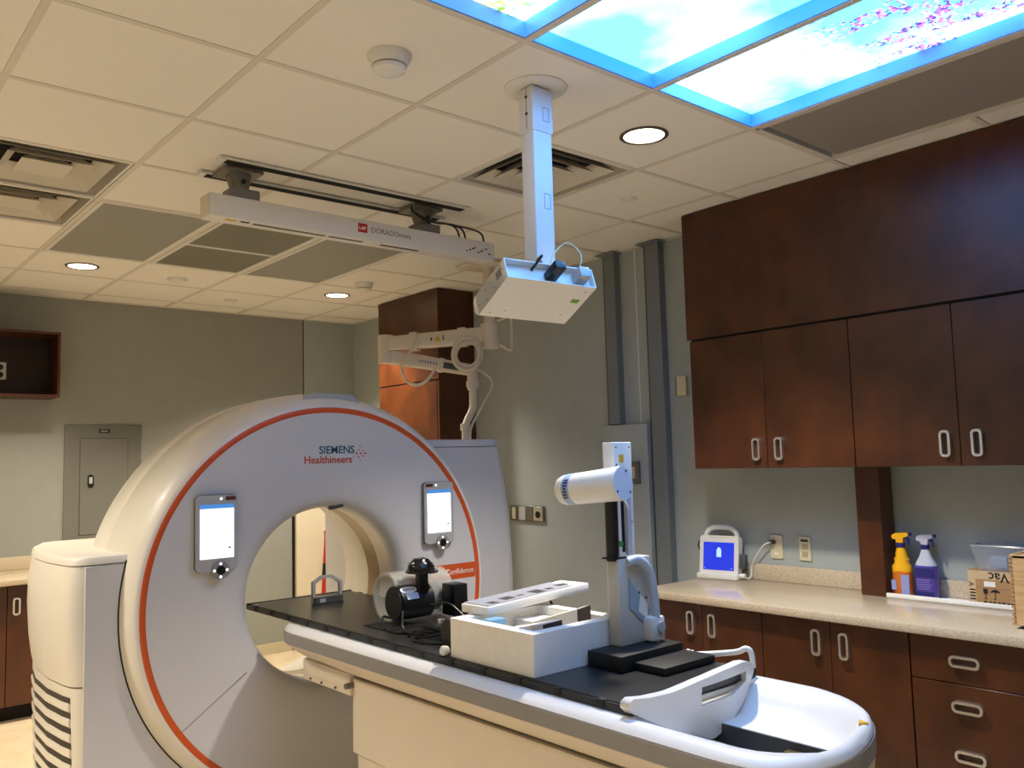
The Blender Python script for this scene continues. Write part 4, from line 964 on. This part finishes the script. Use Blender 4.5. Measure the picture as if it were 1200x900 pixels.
for pts in ([(1.88, 2.99, TZ+0.05), (1.84, 2.98, TZ+0.06), (1.83, 2.95, TZ+0.02), (1.86, 2.90, TZ+0.006), (1.95, 2.82, TZ+0.006), (2.02, 2.72, TZ+0.02)],
            [(1.90, 2.93, TZ+0.08), (1.88, 2.88, TZ+0.01), (1.95, 2.75, TZ+0.01), (2.05, 2.72, TZ+0.03), (2.12, 2.70, TZ+0.04)],
            [(2.03, 2.92, TZ+0.09), (2.06, 2.84, TZ+0.10), (2.10, 2.76, TZ+0.04), (2.13, 2.66, TZ+0.03)],
            [(1.87, 2.80, TZ+0.006), (1.82, 2.72, TZ+0.006), (1.86, 2.62, TZ+0.006), (1.96, 2.66, TZ+0.01), (2.02, 2.75, TZ+0.012), (1.92, 2.86, TZ+0.01), (1.84, 2.80, TZ+0.008)]):
    obj('cable', tube(BM(), catmull(pts), 0.0045, 8), BLACK, t)

t = thing('black_actuator', 'black mechanical actuator with grey box and cables between phantom and foam box', 'actuator', (2.0, 2.66, TZ))
obj('body_block', box(BM(), 1.885, 2.02, 2.49, 2.60, TZ, TZ+0.095, 0.012, 3), BLACK, t)
obj('round_foot', cyl(BM(), (1.838, 2.535, TZ+0.053), (1.884, 2.535, TZ+0.053), 0.052, seg=28), BLACK, t)
obj('arm', box(BM(), 1.90, 1.94, 2.60, 2.80, TZ+0.03, TZ+0.05, 0.004), BLACK, t)
obj('grey_box', box(BM(), 2.06, 2.19, 2.62, 2.72, TZ, TZ+0.07, 0.004), DGREY, t)
obj('steel_screw', cyl(BM(), (1.95, 2.74, TZ+0.05), (1.95, 2.74, TZ+0.066), 0.014, seg=16), STEEL, t)
obj('clamp', box(BM(), 1.96, 2.02, 2.70, 2.78, TZ, TZ+0.05, 0.006), BLACK, t)
obj('label_strip', box(BM(), 2.075, 2.17, 2.619, 2.621, TZ+0.03, TZ+0.055), PRINTG, t, smooth=0)
for pts in ([(2.12, 2.66, TZ+0.07), (2.13, 2.60, TZ+0.12), (2.18, 2.56, TZ+0.12), (2.22, 2.60, TZ+0.06), (2.24, 2.7, TZ+0.02)],
            [(2.18, 2.68, TZ+0.06), (2.24, 2.66, TZ+0.09), (2.30, 2.62, TZ+0.14), (2.34, 2.56, TZ+0.12), (2.36, 2.52, 0.95)],
            [(1.93, 2.60, TZ+0.05), (1.88, 2.66, TZ+0.03), (1.86, 2.76, TZ+0.008), (1.92, 2.84, TZ+0.008)]):
    obj('cable', tube(BM(), catmull(pts), 0.005, 8), BLACK, t)
bm = lathe(BM(), [(0, TZ-0.001), (0.012, TZ+0.001), (0.018, TZ+0.010), (0.018, TZ+0.022), (0.012, TZ+0.030), (0, TZ+0.032)], (1.774, 2.475, 0), 'Z', 20)
obj('index_knob', bm, WMET, board)

# foam box with contents
t = thing('foam_box', 'white foam packing box standing on the tabletop', 'foam box', (2.0, 2.23, TZ))
fx0, fx1, fy0, fy1, fz = 1.776, 2.19, 2.015, 2.445, TZ+0.130; wl = 0.045
def rect4(x0, x1, y0, y1): return [(x0, y0), (x1, y0), (x1, y1), (x0, y1)]
bm = BM(); ringprism(bm, rrect(fx1-fx0, fy1-fy0, 0.006, 3, (fx0+fx1)/2, (fy0+fy1)/2), rrect(fx1-fx0-2*wl, fy1-fy0-2*wl, 0.004, 3, (fx0+fx1)/2, (fy0+fy1)/2), (0, 0, TZ+0.001), (1,0,0), (0,1,0), (0, 0, fz-TZ-0.001)); obj('foam_wall', bm, FOAM, t)
obj('foam_floor', box(BM(), fx0+wl, fx1-wl, fy0+wl, fy1-wl, TZ+0.001, TZ+0.03), FOAM, t, smooth=0)
obj('foam_insert', box(BM(), fx0+wl, fx0+wl+0.13, fy0+wl, fy1-wl, TZ+0.03, fz-0.04, 0.004), M('foam_grey', (190, 184, 174), 0.85, var=0.06, scale=25), t)
obj('foam_insert', box(BM(), fx1-wl-0.12, fx1-wl, fy0+wl, fy1-wl, TZ+0.03, fz-0.03, 0.004), FOAM, t)
def wedge(x, y, z, rz, L, D_, hgt, name, label):
    c, s = math.cos(rz), math.sin(rz)
    def P(a, b, cc): return Vector((x+a*c-b*s, y+a*s+b*c, z+cc))
    t = thing(name, label, 'wedge', (x, y, z))
    bm = BM(); loft(bm, [[P(0, b, 0), P(L, b, 0), P(L, b, hgt)] for b in (0, D_)]); obj('block', bm, M('wedge_white', (232, 228, 222), 0.6, var=0.03), t)
    bm = BM(); loft(bm, [[P(L, 0.002, 0.001), P(L+0.002, 0.002, 0.001), P(L+0.002, 0.002, hgt-0.002), P(L, 0.002, hgt-0.002)], [P(L, D_-0.002, 0.001), P(L+0.002, D_-0.002, 0.001), P(L+0.002, D_-0.002, hgt-0.002), P(L, D_-0.002, hgt-0.002)]]); obj('dark_end', bm, M('wedge_brown', (48, 30, 24), 0.6, var=0.1), t)
wedge(1.84, 2.27, fz-0.030, math.radians(-82), 0.20, 0.10, 0.042, 'foam_wedge', 'white wedge with dark end in foam box, nearest the couch edge')
wedge(1.99, 2.28, fz-0.028, math.radians(-72), 0.19, 0.10, 0.060, 'foam_wedge', 'white wedge with dark end at the back of the foam box')
obj('blue_block', box(BM(), 1.83, 1.90, 2.29, 2.338, fz-0.0395, fz+0.002, 0.004), LIFTBOX, None, 'small light blue block inside the foam box', 'block')
# lid resting tilted on the box
t = thing('foam_slab', 'tilted white foam slab with printed sheet lying across the foam box', 'foam slab', (2.02, 2.42, fz))
q0 = Vector((1.868, 2.345, fz+0.004)); du = Vector((0.53, 0.01, 0.028)); dl_ = du.length; du.normalize()
dw = Vector((0.0, 0.30, -0.004)); dw = (dw-du*dw.dot(du)).normalized(); dn = du.cross(dw)
LM = Matrix(((du.x, dw.x, dn.x, q0.x), (du.y, dw.y, dn.y, q0.y), (du.z, dw.z, dn.z, q0.z), (0,0,0,1)))
obj('slab', box(BM(), 0, 0.50, 0, 0.15, 0, 0.030, 0.004, mat=LM), FOAM, t)
sh = obj('printed_sheet', box(BM(), 0.01, 0.43, 0.01, 0.145, 0.0305, 0.033, mat=LM), M('sheet_grey', (170, 172, 184), 0.4, var=0.1, scale=20), t, smooth=0)
for k in range(6): obj('print_line', box(BM(), 0.04+0.07*k, 0.07+0.07*k+0.02*(k%2), 0.02+0.012*(k%3), 0.06+0.02*(k%2), 0.0331, 0.0336, mat=LM), DGREY, sh, smooth=0)

# ------------------------------------------------------------------ upright QA device with cylinder head
t = thing('qa_device', 'upright grey motorised device with white cylinder head on black base', 'device', (2.17, 1.98, TZ))
obj('base_block', box(BM(), 2.00, 2.30, 1.86, 2.008, TZ+0.001, TZ+0.050, 0.004), RUBBER, t)
obj('base_step', box(BM(), 2.06, 2.31, 1.74, 1.90, TZ+0.001, TZ+0.025, 0.004), RUBBER, t)
body = obj('body_column', box(BM(), 2.105, 2.262, 1.955, 2.008, TZ+0.050, 1.262, 0.004), BLUEG, t)
mast = obj('mast', box(BM(), 2.200, 2.290, 2.045, 2.10, TZ+0.001, 1.648, 0.003), WMET, t)
obj('mast_bridge', box(BM(), 2.21, 2.262, 2.008, 2.045, 1.05, 1.25), BLUEG, t, smooth=0)
obj('mast_groove', box(BM(), 2.224, 2.238, 2.0435, 2.046, 1.27, 1.54), BLACK, mast, smooth=0)
obj('mast_rail', box(BM(), 2.240, 2.260, 2.030, 2.045, 1.262, 1.50), LGREY, mast, smooth=0)
obj('orange_sticker', box(BM(), 2.223, 2.246, 2.0435, 2.046, 1.578, 1.604), WARN, mast, smooth=0)
for a, b in ((2.21, 1.63), (2.278, 1.63), (2.21, 1.57), (2.278, 1.50), (2.278, 1.37)): obj('screw', cyl(BM(), (a, 2.0435, b), (a, 2.046, b), 0.003, seg=8), BLACK, mast)
for a, b in ((2.20, 1.145), (2.235, 1.125), (2.24, 1.00)): obj('screw', cyl(BM(), (a, 1.9535, b), (a, 1.956, b), 0.004, seg=8), BLACK, body)
obj('rod', cyl(BM(), (2.112, 1.985, 1.255), (2.112, 1.985, 1.48), 0.022, seg=20), BLACK, t)
obj('rod_collar', box(BM(), 2.085, 2.150, 1.957, 2.010, 1.2625, 1.268), BLACK, t, smooth=0)
# cylinder head
h0, h1 = Vector((2.058, 2.170, 1.486)), Vector((2.092, 1.915, 1.511)); hd = (h1-h0).normalized()
hb = BM(); tube(hb, [h0, h0+hd*0.012, h0+hd*0.03, h1-hd*0.004, h1], 0.05, 40, radii=[0.034, 0.046, 0.052, 0.056, 0.055]); head = obj('cylinder_head', hb, WMET, t)
obj('head_cap', cyl(BM(), h1, h1+hd*0.006, 0.054, seg=40), M('cap_white', (214, 218, 226), 0.35, var=0.02), head)
obj('head_band', tube(BM(), [h0+hd*0.045, h0+hd*0.075], 0.0535, 40), M('band_paleblue', (150, 172, 200), 0.4, var=0.03), head)
uu, vv2 = frame_of(hd)
for k in range(7):
    side = Vector((-hd.y, hd.x, 0)).normalized(); side = side if side.x < 0 else -side
    upv = Vector((0, 0, 1)); ang = math.radians(-30+11*k); n2 = side*math.cos(ang)+upv*math.sin(ang)
    q = h0+hd*0.06+n2*0.0532
    if k == 3: obj('print_dot', cyl(BM(), q, q+n2*0.0012, 0.005, seg=12), NAVY, head)
    else: obj('print_mark', prism(BM(), [(-0.009, -0.003), (0.009, -0.003), (0.009, 0.003), (-0.009, 0.003)], q, hd, hd.cross(n2), n2*0.0012), NAVY, head, smooth=0)
for a in (0.6, 2.4, 4.2):
    q = h1+hd*0.006+(uu*math.cos(a)+vv2*math.sin(a))*0.045; obj('screw', cyl(BM(), q, q+hd*0.002, 0.004, seg=8), BLACK, head)
obj('head_mount', box(BM(), 2.10, 2.22, 2.012, 2.046, 1.47, 1.515, 0.006), WMET, t)
# curved grip, connector and hose
obj('grip_arch', tube(BM(), catmull([(2.140, 1.950, 1.250), (2.185, 1.940, 1.256), (2.225, 1.933, 1.22), (2.243, 1.930, 1.15), (2.250, 1.930, 1.07), (2.252, 1.930, 1.02)]), 0.015, 12), M('grip_paleblue', (176, 188, 200), 0.4, var=0.03), t)
obj('grip_web', prism(BM(), [(0.03, 0.20), (0.07, 0.15), (0.135, 0.08), (0.13, 0.02), (0.03, 0.10)], (2.118, 1.9535, 1.0), (1,0,0), (0,0,1), (0, -0.003, 0)), M('grip_recess', (150, 168, 186), 0.5, var=0.03), t)
obj('paper_tag', prism(BM(), [(0, 0), (0.045, -0.03), (0.045, 0.02), (0.012, 0.055)], (2.188, 1.9505, 1.085), (1,0,0), (0,0,1), (0, -0.002, 0)), PRINTW, t)
cn = obj('connector', box(BM(), 2.215, 2.280, 1.915, 1.975, 0.985, 1.065, 0.008), WMET, t)
obj('connector_knob', cyl(BM(), (2.255, 1.908, 1.03), (2.255, 1.918, 1.03), 0.018, seg=20), LGREY, cn)
hose = catmull([(2.25, 1.94, 0.99), (2.262, 1.92, 0.962), (2.29, 1.885, 0.945), (2.33, 1.83, 0.942), (2.37, 1.76, 0.945)], 8)
obj('ribbed_hose', tube(BM(), hose[:24], 0.014, 14, radii=[0.0165 if k % 3 == 0 else 0.0125 for k in range(24)]), WMET, t)
obj('hose', tube(BM(), catmull([hose[20], hose[26], (2.39, 1.72, 0.955), (2.405, 1.69, 0.968), (2.412, 1.675, 0.955), (2.415, 1.672, 0.91)]), 0.0095, 12), WMET, t)
obj('red_part', box(BM(), 2.302, 2.315, 1.88, 1.98, TZ+0.025, TZ+0.04, 0.003), RED, t)
obj('green_light', cyl(BM(), (2.203, 2.028, 1.30), (2.203, 2.036, 1.30), 0.010, seg=12), M('green_glow', (40, 140, 70), 0.4, var=0.2), t)
obj('cable', tube(BM(), catmull([(2.16, 1.99, 1.49), (2.165, 1.97, 1.44), (2.19, 1.98, 1.42), (2.21, 2.02, 1.46)]), 0.004, 8), LGREY, t)

# ------------------------------------------------------------------ things on the worktop
ZC = CT+0.0005
t = thing('small_monitor', 'small white portable monitor with blue screen and carrying handle on worktop', 'monitor', (3.98, 2.93, ZC))
tilt = Matrix.Translation((3.955, 2.935, ZC)) @ Matrix.Rotation(math.radians(9), 4, 'Z') @ Matrix.Rotation(math.radians(8), 4, 'Y')
def mm(bm): 
    for v in bm.verts: v.co = tilt @ v.co
    return bm
cs = obj('casing', mm(prism(BM(), rrect(0.232, 0.215, 0.02), (0.0, 0, 0.1275), (0,1,0), (0,0,1), (0.05, 0, 0))), WMET, t)
tf = Matrix.Translation((3.955, 2.935, ZC)) @ Matrix.Rotation(math.radians(9), 4, 'Z')
obj('foot', box(BM(), -0.02, 0.09, -0.122, 0.122, 0.0, 0.030, 0.006, mat=tf), WMET, t)
obj('screen', mm(box(BM(), -0.002, 0.001, -0.092, 0.092, 0.048, 0.198)), SCREENB, cs, smooth=0)
obj('screen_figure', mm(box(BM(), -0.0026, -0.001, -0.016, 0.012, 0.118, 0.158)), SCREENI, cs, smooth=0)
obj('screen_figure', mm(cyl(BM(), (-0.0028, -0.002, 0.160), (-0.001, -0.002, 0.160), 0.011, seg=14)), SCREENI, cs)
for a in (-0.082, -0.072, 0.082): obj('screen_mark', mm(box(BM(), -0.0026, -0.001, a-0.002, a+0.002, 0.056, 0.060)), SCREENI, cs, smooth=0)
obj('carry_handle', mm(tube(BM(), catmull([(0.03, -0.098, 0.19), (0.03, -0.09, 0.25), (0.03, -0.055, 0.278), (0.03, 0.0, 0.284), (0.03, 0.055, 0.278), (0.03, 0.09, 0.25), (0.03, 0.098, 0.19)]), 0.014, 12)), WMET, cs)
obj('top_slot', mm(box(BM(), 0.0, 0.045, -0.06, 0.06, 0.219, 0.228, 0.003)), LGREY, cs)
obj('side_cable', mm(tube(BM(), catmull([(0.03, 0.118, 0.14), (0.02, 0.135, 0.17), (0.02, 0.13, 0.20), (0.03, 0.115, 0.21)]), 0.004, 8)), BLACK, cs)
obj('side_clamp', mm(box(BM(), 0.01, 0.05, -0.15, -0.117, 0.06, 0.14, 0.006)), DGREY, cs)
obj('side_knob', mm(cyl(BM(), (0.02, -0.15, 0.024), (0.02, -0.122, 0.024), 0.014, seg=14)), WMET, cs)
t = thing('power_cord', 'white power cord plugged into the outlet beside the small monitor', 'cord', (4.05, 2.75, ZC))
obj('plug', box(BM(), XR-0.034, XR-0.0105, 2.648, 2.672, 1.108, 1.130, 0.003), DGREY, t)
obj('wire', tube(BM(), catmull([(XR-0.034, 2.66, 1.118), (XR-0.04, 2.70, 1.10), (XR-0.035, 2.76, 1.03), (XR-0.03, 2.785, 0.98), (XR-0.04, 2.79, ZC+0.012), (XR-0.06, 2.81, ZC+0.005)]), 0.004, 8), WMET, t)

t = thing('white_tray', 'low white tray on worktop under the spray bottles and cardboard box', 'tray', (4.0, 1.68, ZC))
ty0_, ty1_, txa, txb = 1.36, 1.985, 3.955, 4.062
obj('tray_floor', box(BM(), txa, txb, ty0_, ty1_, ZC, ZC+0.006), PRINTW, t, smooth=0)
obj('tray_lip', box(BM(), txa-0.012, txa, ty0_, ty1_, ZC, ZC+0.020, 0.003), PRINTW, t)
obj('tray_lip', box(BM(), txa, txb, ty1_, ty1_+0.010, ZC, ZC+0.020, 0.003), PRINTW, t)
def spray(x, y, rz, body_m, neck_m, head_m, trig_m, lab_m, round_body, label, z, hs=1.0):
    t = thing('spray_bottle', label, 'spray bottle', (x, y, z), 'trigger spray bottles')
    Mx = Matrix.Translation((x, y, z)) @ Matrix.Rotation(rz, 4, 'Z') @ Matrix.Scale(hs, 4)
    def tr(bm):
        for v in bm.verts: v.co = Mx @ v.co
        return bm
    if round_body:
        obj('bottle_base', tr(loft(BM(), [[Vector((a*w_, b*d_, zz)) for a, b in rrect(2,2,0.9,5)] for zz, w_, d_ in ((0, 0.040, 0.028), (0.008, 0.044, 0.031), (0.07, 0.045, 0.032), (0.115, 0.043, 0.031))])), body_m, t)
        obj('bottle_shoulder', tr(loft(BM(), [[Vector((a*w_, b*d_, zz)) for a, b in rrect(2,2,0.9,5)] for zz, w_, d_ in ((0.112, 0.0435, 0.031), (0.135, 0.044, 0.031), (0.155, 0.030, 0.026), (0.168, 0.034, 0.027), (0.182, 0.024, 0.022), (0.195, 0.026, 0.022), (0.225, 0.015, 0.015))])), neck_m, t)
    else:
        obj('bottle_base', tr(loft(BM(), [[Vector((a*w_, b*d_, zz)) for a, b in rrect(2,2,0.6,5)] for zz, w_, d_ in ((0, 0.046, 0.030), (0.008, 0.050, 0.033), (0.14, 0.050, 0.033), (0.148, 0.047, 0.031))])), body_m, t)
        obj('bottle_shoulder', tr(loft(BM(), [[Vector((a*w_, b*d_, zz)) for a, b in rrect(2,2,0.8,5)] for zz, w_, d_ in ((0.146, 0.0475, 0.031), (0.160, 0.044, 0.029), (0.185, 0.028, 0.022), (0.225, 0.016, 0.016))])), neck_m, t)
    obj('collar', tr(cyl(BM(), (0, 0, 0.222), (0, 0, 0.244), 0.018, seg=20)), NAVY, t)
    hd_ = [(-0.034, 0.262), (-0.038, 0.276), (-0.020, 0.288), (0.030, 0.292), (0.040, 0.288), (0.040, 0.276), (0.016, 0.268), (0.014, 0.243), (-0.014, 0.243), (-0.018, 0.258)]
    obj('sprayer_head', tr(prism(BM(), hd_, (0, -0.012, 0), (1,0,0), (0,0,1), (0, 0.024, 0))), head_m, t)
    tg = [(0.020, 0.272), (0.034, 0.272), (0.040, 0.250), (0.036, 0.234), (0.030, 0.234), (0.030, 0.252), (0.018, 0.262)]
    obj('trigger', tr(prism(BM(), tg, (0, -0.006, 0), (1,0,0), (0,0,1), (0, 0.012, 0))), trig_m, t)
    obj('nozzle', tr(box(BM(), 0.038, 0.050, -0.009, 0.009, 0.276, 0.292, 0.002)), trig_m, t)
    if round_body:
        obj('paper_label', tr(box(BM(), 0.004, 0.040, -0.0335, -0.030, 0.012, 0.10)), M('label_lilac', (150, 155, 205), 0.5, var=0.1, scale=60), t, smooth=0)
        obj('paper_label', tr(box(BM(), -0.040, -0.018, -0.0335, -0.030, 0.030, 0.075)), MATS['label_lilac'], t, smooth=0)
    else:
        for a, b, c_, d_ in ((-0.040, 0.040, 0.098, 0.138), (-0.040, 0.040, 0.012, 0.030)): obj('label_band', tr(box(BM(), a, b, -0.0355, -0.032, c_, d_)), NAVY, t, smooth=0)
        for k in range(5): obj('label_line', tr(box(BM(), -0.036, 0.020+0.004*(k%3), -0.0352, -0.032, 0.042+0.010*k, 0.045+0.010*k)), M('label_pale', (140, 130, 200), 0.5, var=0.1), t, smooth=0)
spray(3.995, 1.925, -PI/2+0.05, AMBER, YELLOW, YELLOW, NAVY, None, True, 'yellow and amber trigger spray bottle beside the wooden post', ZC+0.006)
spray(4.015, 1.822, -PI/2+0.05, PURPLE, CLOUDY, M('head_lilac', (196, 194, 214), 0.4, var=0.03), NAVY, None, False, 'purple trigger spray bottle with pale lilac head', ZC+0.006, 0.98)

t = thing('cardboard_box', 'brown cardboard box with black print on worktop, behind the wooden box', 'cardboard box', (4.01, 1.52, ZC+0.006))
bx = (3.968, 4.060, 1.37, 1.628, ZC+0.007, ZC+0.152)
bo = obj('carton', box(BM(), *bx, 0.002, 1), CARD, t)
PALEC = M('cardboard_pale', (206, 180, 140), 0.8, var=0.06, scale=18)
XB = bx[0]
obj('printed_band', box(BM(), XB-0.0008, XB, bx[2]+0.002, bx[3]-0.002, bx[5]-0.036, bx[5]-0.001), PALEC, bo, smooth=0)
obj('printed_band', box(BM(), XB-0.0008, XB, bx[3]-0.034, bx[3]-0.002, bx[4]+0.002, bx[5]-0.036), PALEC, bo, smooth=0)
obj('lettering', text_bm('Vac', 0.055, (XB-0.001, 1.46, bx[5]-0.006), (0,1,0), (0,0,-1), -0.0006, 0.001), PRINTK, bo, smooth=0)
obj('lettering', text_bm('A', 0.030, (XB-0.001, 1.622, bx[5]-0.050), (0,0,-1), (0,-1,0), 0.0006), PRINTK, bo, smooth=0)
for k in range(4): obj('print_mark', box(BM(), XB-0.0014, XB, 1.596, 1.620, bx[4]+0.02+0.013*k, bx[4]+0.026+0.013*k), PRINTK, bo, smooth=0)
obj('address_label', box(BM(), XB-0.0012, XB, 1.515, 1.560, bx[5]-0.066, bx[5]-0.044), PRINTW, bo, smooth=0)
um = [(-0.020, 0.030), (-0.014, 0.040), (0, 0.045), (0.014, 0.040), (0.020, 0.030), (0.008, 0.033), (0.0015, 0.031), (0.0015, 0.006), (0.008, 0.006), (0.008, 0.003), (-0.0015, 0.003), (-0.0015, 0.031), (-0.008, 0.033)]
obj('print_umbrella', prism(BM(), um, (XB, 1.517, bx[4]+0.024), (0,1,0), (0,0,1), (-0.0012, 0, 0)), PRINTK, bo, smooth=0)
gl = [(-0.010, 0.045), (0.010, 0.045), (0.008, 0.026), (0.0015, 0.022), (0.0015, 0.006), (0.008, 0.003), (-0.008, 0.003), (-0.0015, 0.006), (-0.0015, 0.022), (-0.008, 0.026)]
obj('print_glass', prism(BM(), gl, (XB, 1.556, bx[4]+0.024), (0,1,0), (0,0,1), (-0.0012, 0, 0)), PRINTK, bo, smooth=0)
for k in range(10): obj('print_mark', box(BM(), XB-0.0012, XB, 1.39+0.018*k, 1.40+0.018*k+0.003*(k%2), bx[4]+0.008, bx[4]+0.017), PRINTK, bo, smooth=0)
obj('flap_gap', box(BM(), XB-0.0008, XB, bx[2]+0.002, bx[3]-0.034, bx[4]+0.072, bx[4]+0.0735), M('card_dark', (140, 104, 66), 0.8, var=0.1), bo, smooth=0)

t = thing('clear_bin', 'clear plastic bin of small items on top of the cardboard box', 'bin', (4.01, 1.48, bx[5]+0.001))
zb = bx[5]+0.001
def sqr(x0, x1, y0, y1, z): return [Vector((x0, y0, z)), Vector((x1, y0, z)), Vector((x1, y1, z)), Vector((x0, y1, z))]
bm = BM(); lo4, hi4 = sqr(3.975, 4.055, 1.38, 1.575, zb), sqr(3.962, 4.068, 1.34, 1.605, zb+0.105)
R0 = [bm.verts.new(p) for p in lo4]; R1 = [bm.verts.new(p) for p in hi4]; bm.faces.new(R0)
for k in range(4): bm.faces.new((R0[k], R0[(k+1)%4], R1[(k+1)%4], R1[k]))
obj('tub', bm, CLEARB, t, smooth=0)
obj('rim', tube(BM(), sqr(3.962, 4.068, 1.34, 1.605, zb+0.106), 0.004, 6, True), CLEARB, t)
for a, c_ in (((3.99, 4.03, 1.47, 1.54, zb+0.012, zb+0.062), M('pack_blue', (150, 170, 205), 0.4, var=0.06)), ((3.99, 4.04, 1.39, 1.46, zb+0.012, zb+0.05), M('pack_grey', (120, 128, 150), 0.4, var=0.1))):
    obj('packet', box(BM(), *a, 0.004), c_, None, 'pale blue packet in the clear bin' if 'blue' in c_.name else 'grey packet in the clear bin', 'packet')

t = thing('wooden_box', 'light wooden finger-jointed box on worktop at the right edge', 'wooden box', (3.68, 1.2, ZC))
wx0, wx1, wy0, wy1, wz0, wz1 = 3.565, 3.80, 1.00, 1.308, ZC+0.012, ZC+0.275
wb = obj('front_board', box(BM(), wx0, wx0+0.014, wy0, wy1-0.012, wz0, wz1, 0.001, 1), LWOOD, t)
obj('side_board', box(BM(), wx0+0.014, wx1, wy1-0.014, wy1, wz0, wz1, 0.001, 1), LWOOD, t)
obj('side_board', box(BM(), wx0+0.014, wx1, wy0, wy0+0.014, wz0, wz1, 0.001, 1), LWOOD, t)
obj('back_board', box(BM(), wx1, wx1+0.014, wy0, wy1, wz0, wz1, 0.001, 1), LWOOD, t)
obj('box_lid', box(BM(), wx0, wx1, wy0+0.014, wy1-0.014, wz1-0.012, wz1-0.004), LWOOD, t, smooth=0)
fj = finish(box(BM(), -0.007, 0.007, -0.007, 0.007, 0, 0.0075), 'finger_joint', M('light_wood_end', (188, 146, 96), 0.6, var=0.1), 0)
for k in range(17): inst('finger_joint', fj, (wx0+0.0065, wy1-0.0062, wz0+0.002+0.0155*k), t)
for a in ((wx0+0.02, wy1-0.03), (wx1-0.02, wy1-0.03), (wx0+0.02, wy0+0.03)): obj('foot', cyl(BM(), (a[0], a[1], ZC), (a[0], a[1], wz0), 0.012, seg=14), BLACK, t)
obj('board_joint', box(BM(), wx0-0.0006, wx0+0.001, wy0, wy1-0.012, wz0+0.165, wz0+0.1665), MATS['light_wood_end'], wb, smooth=0)
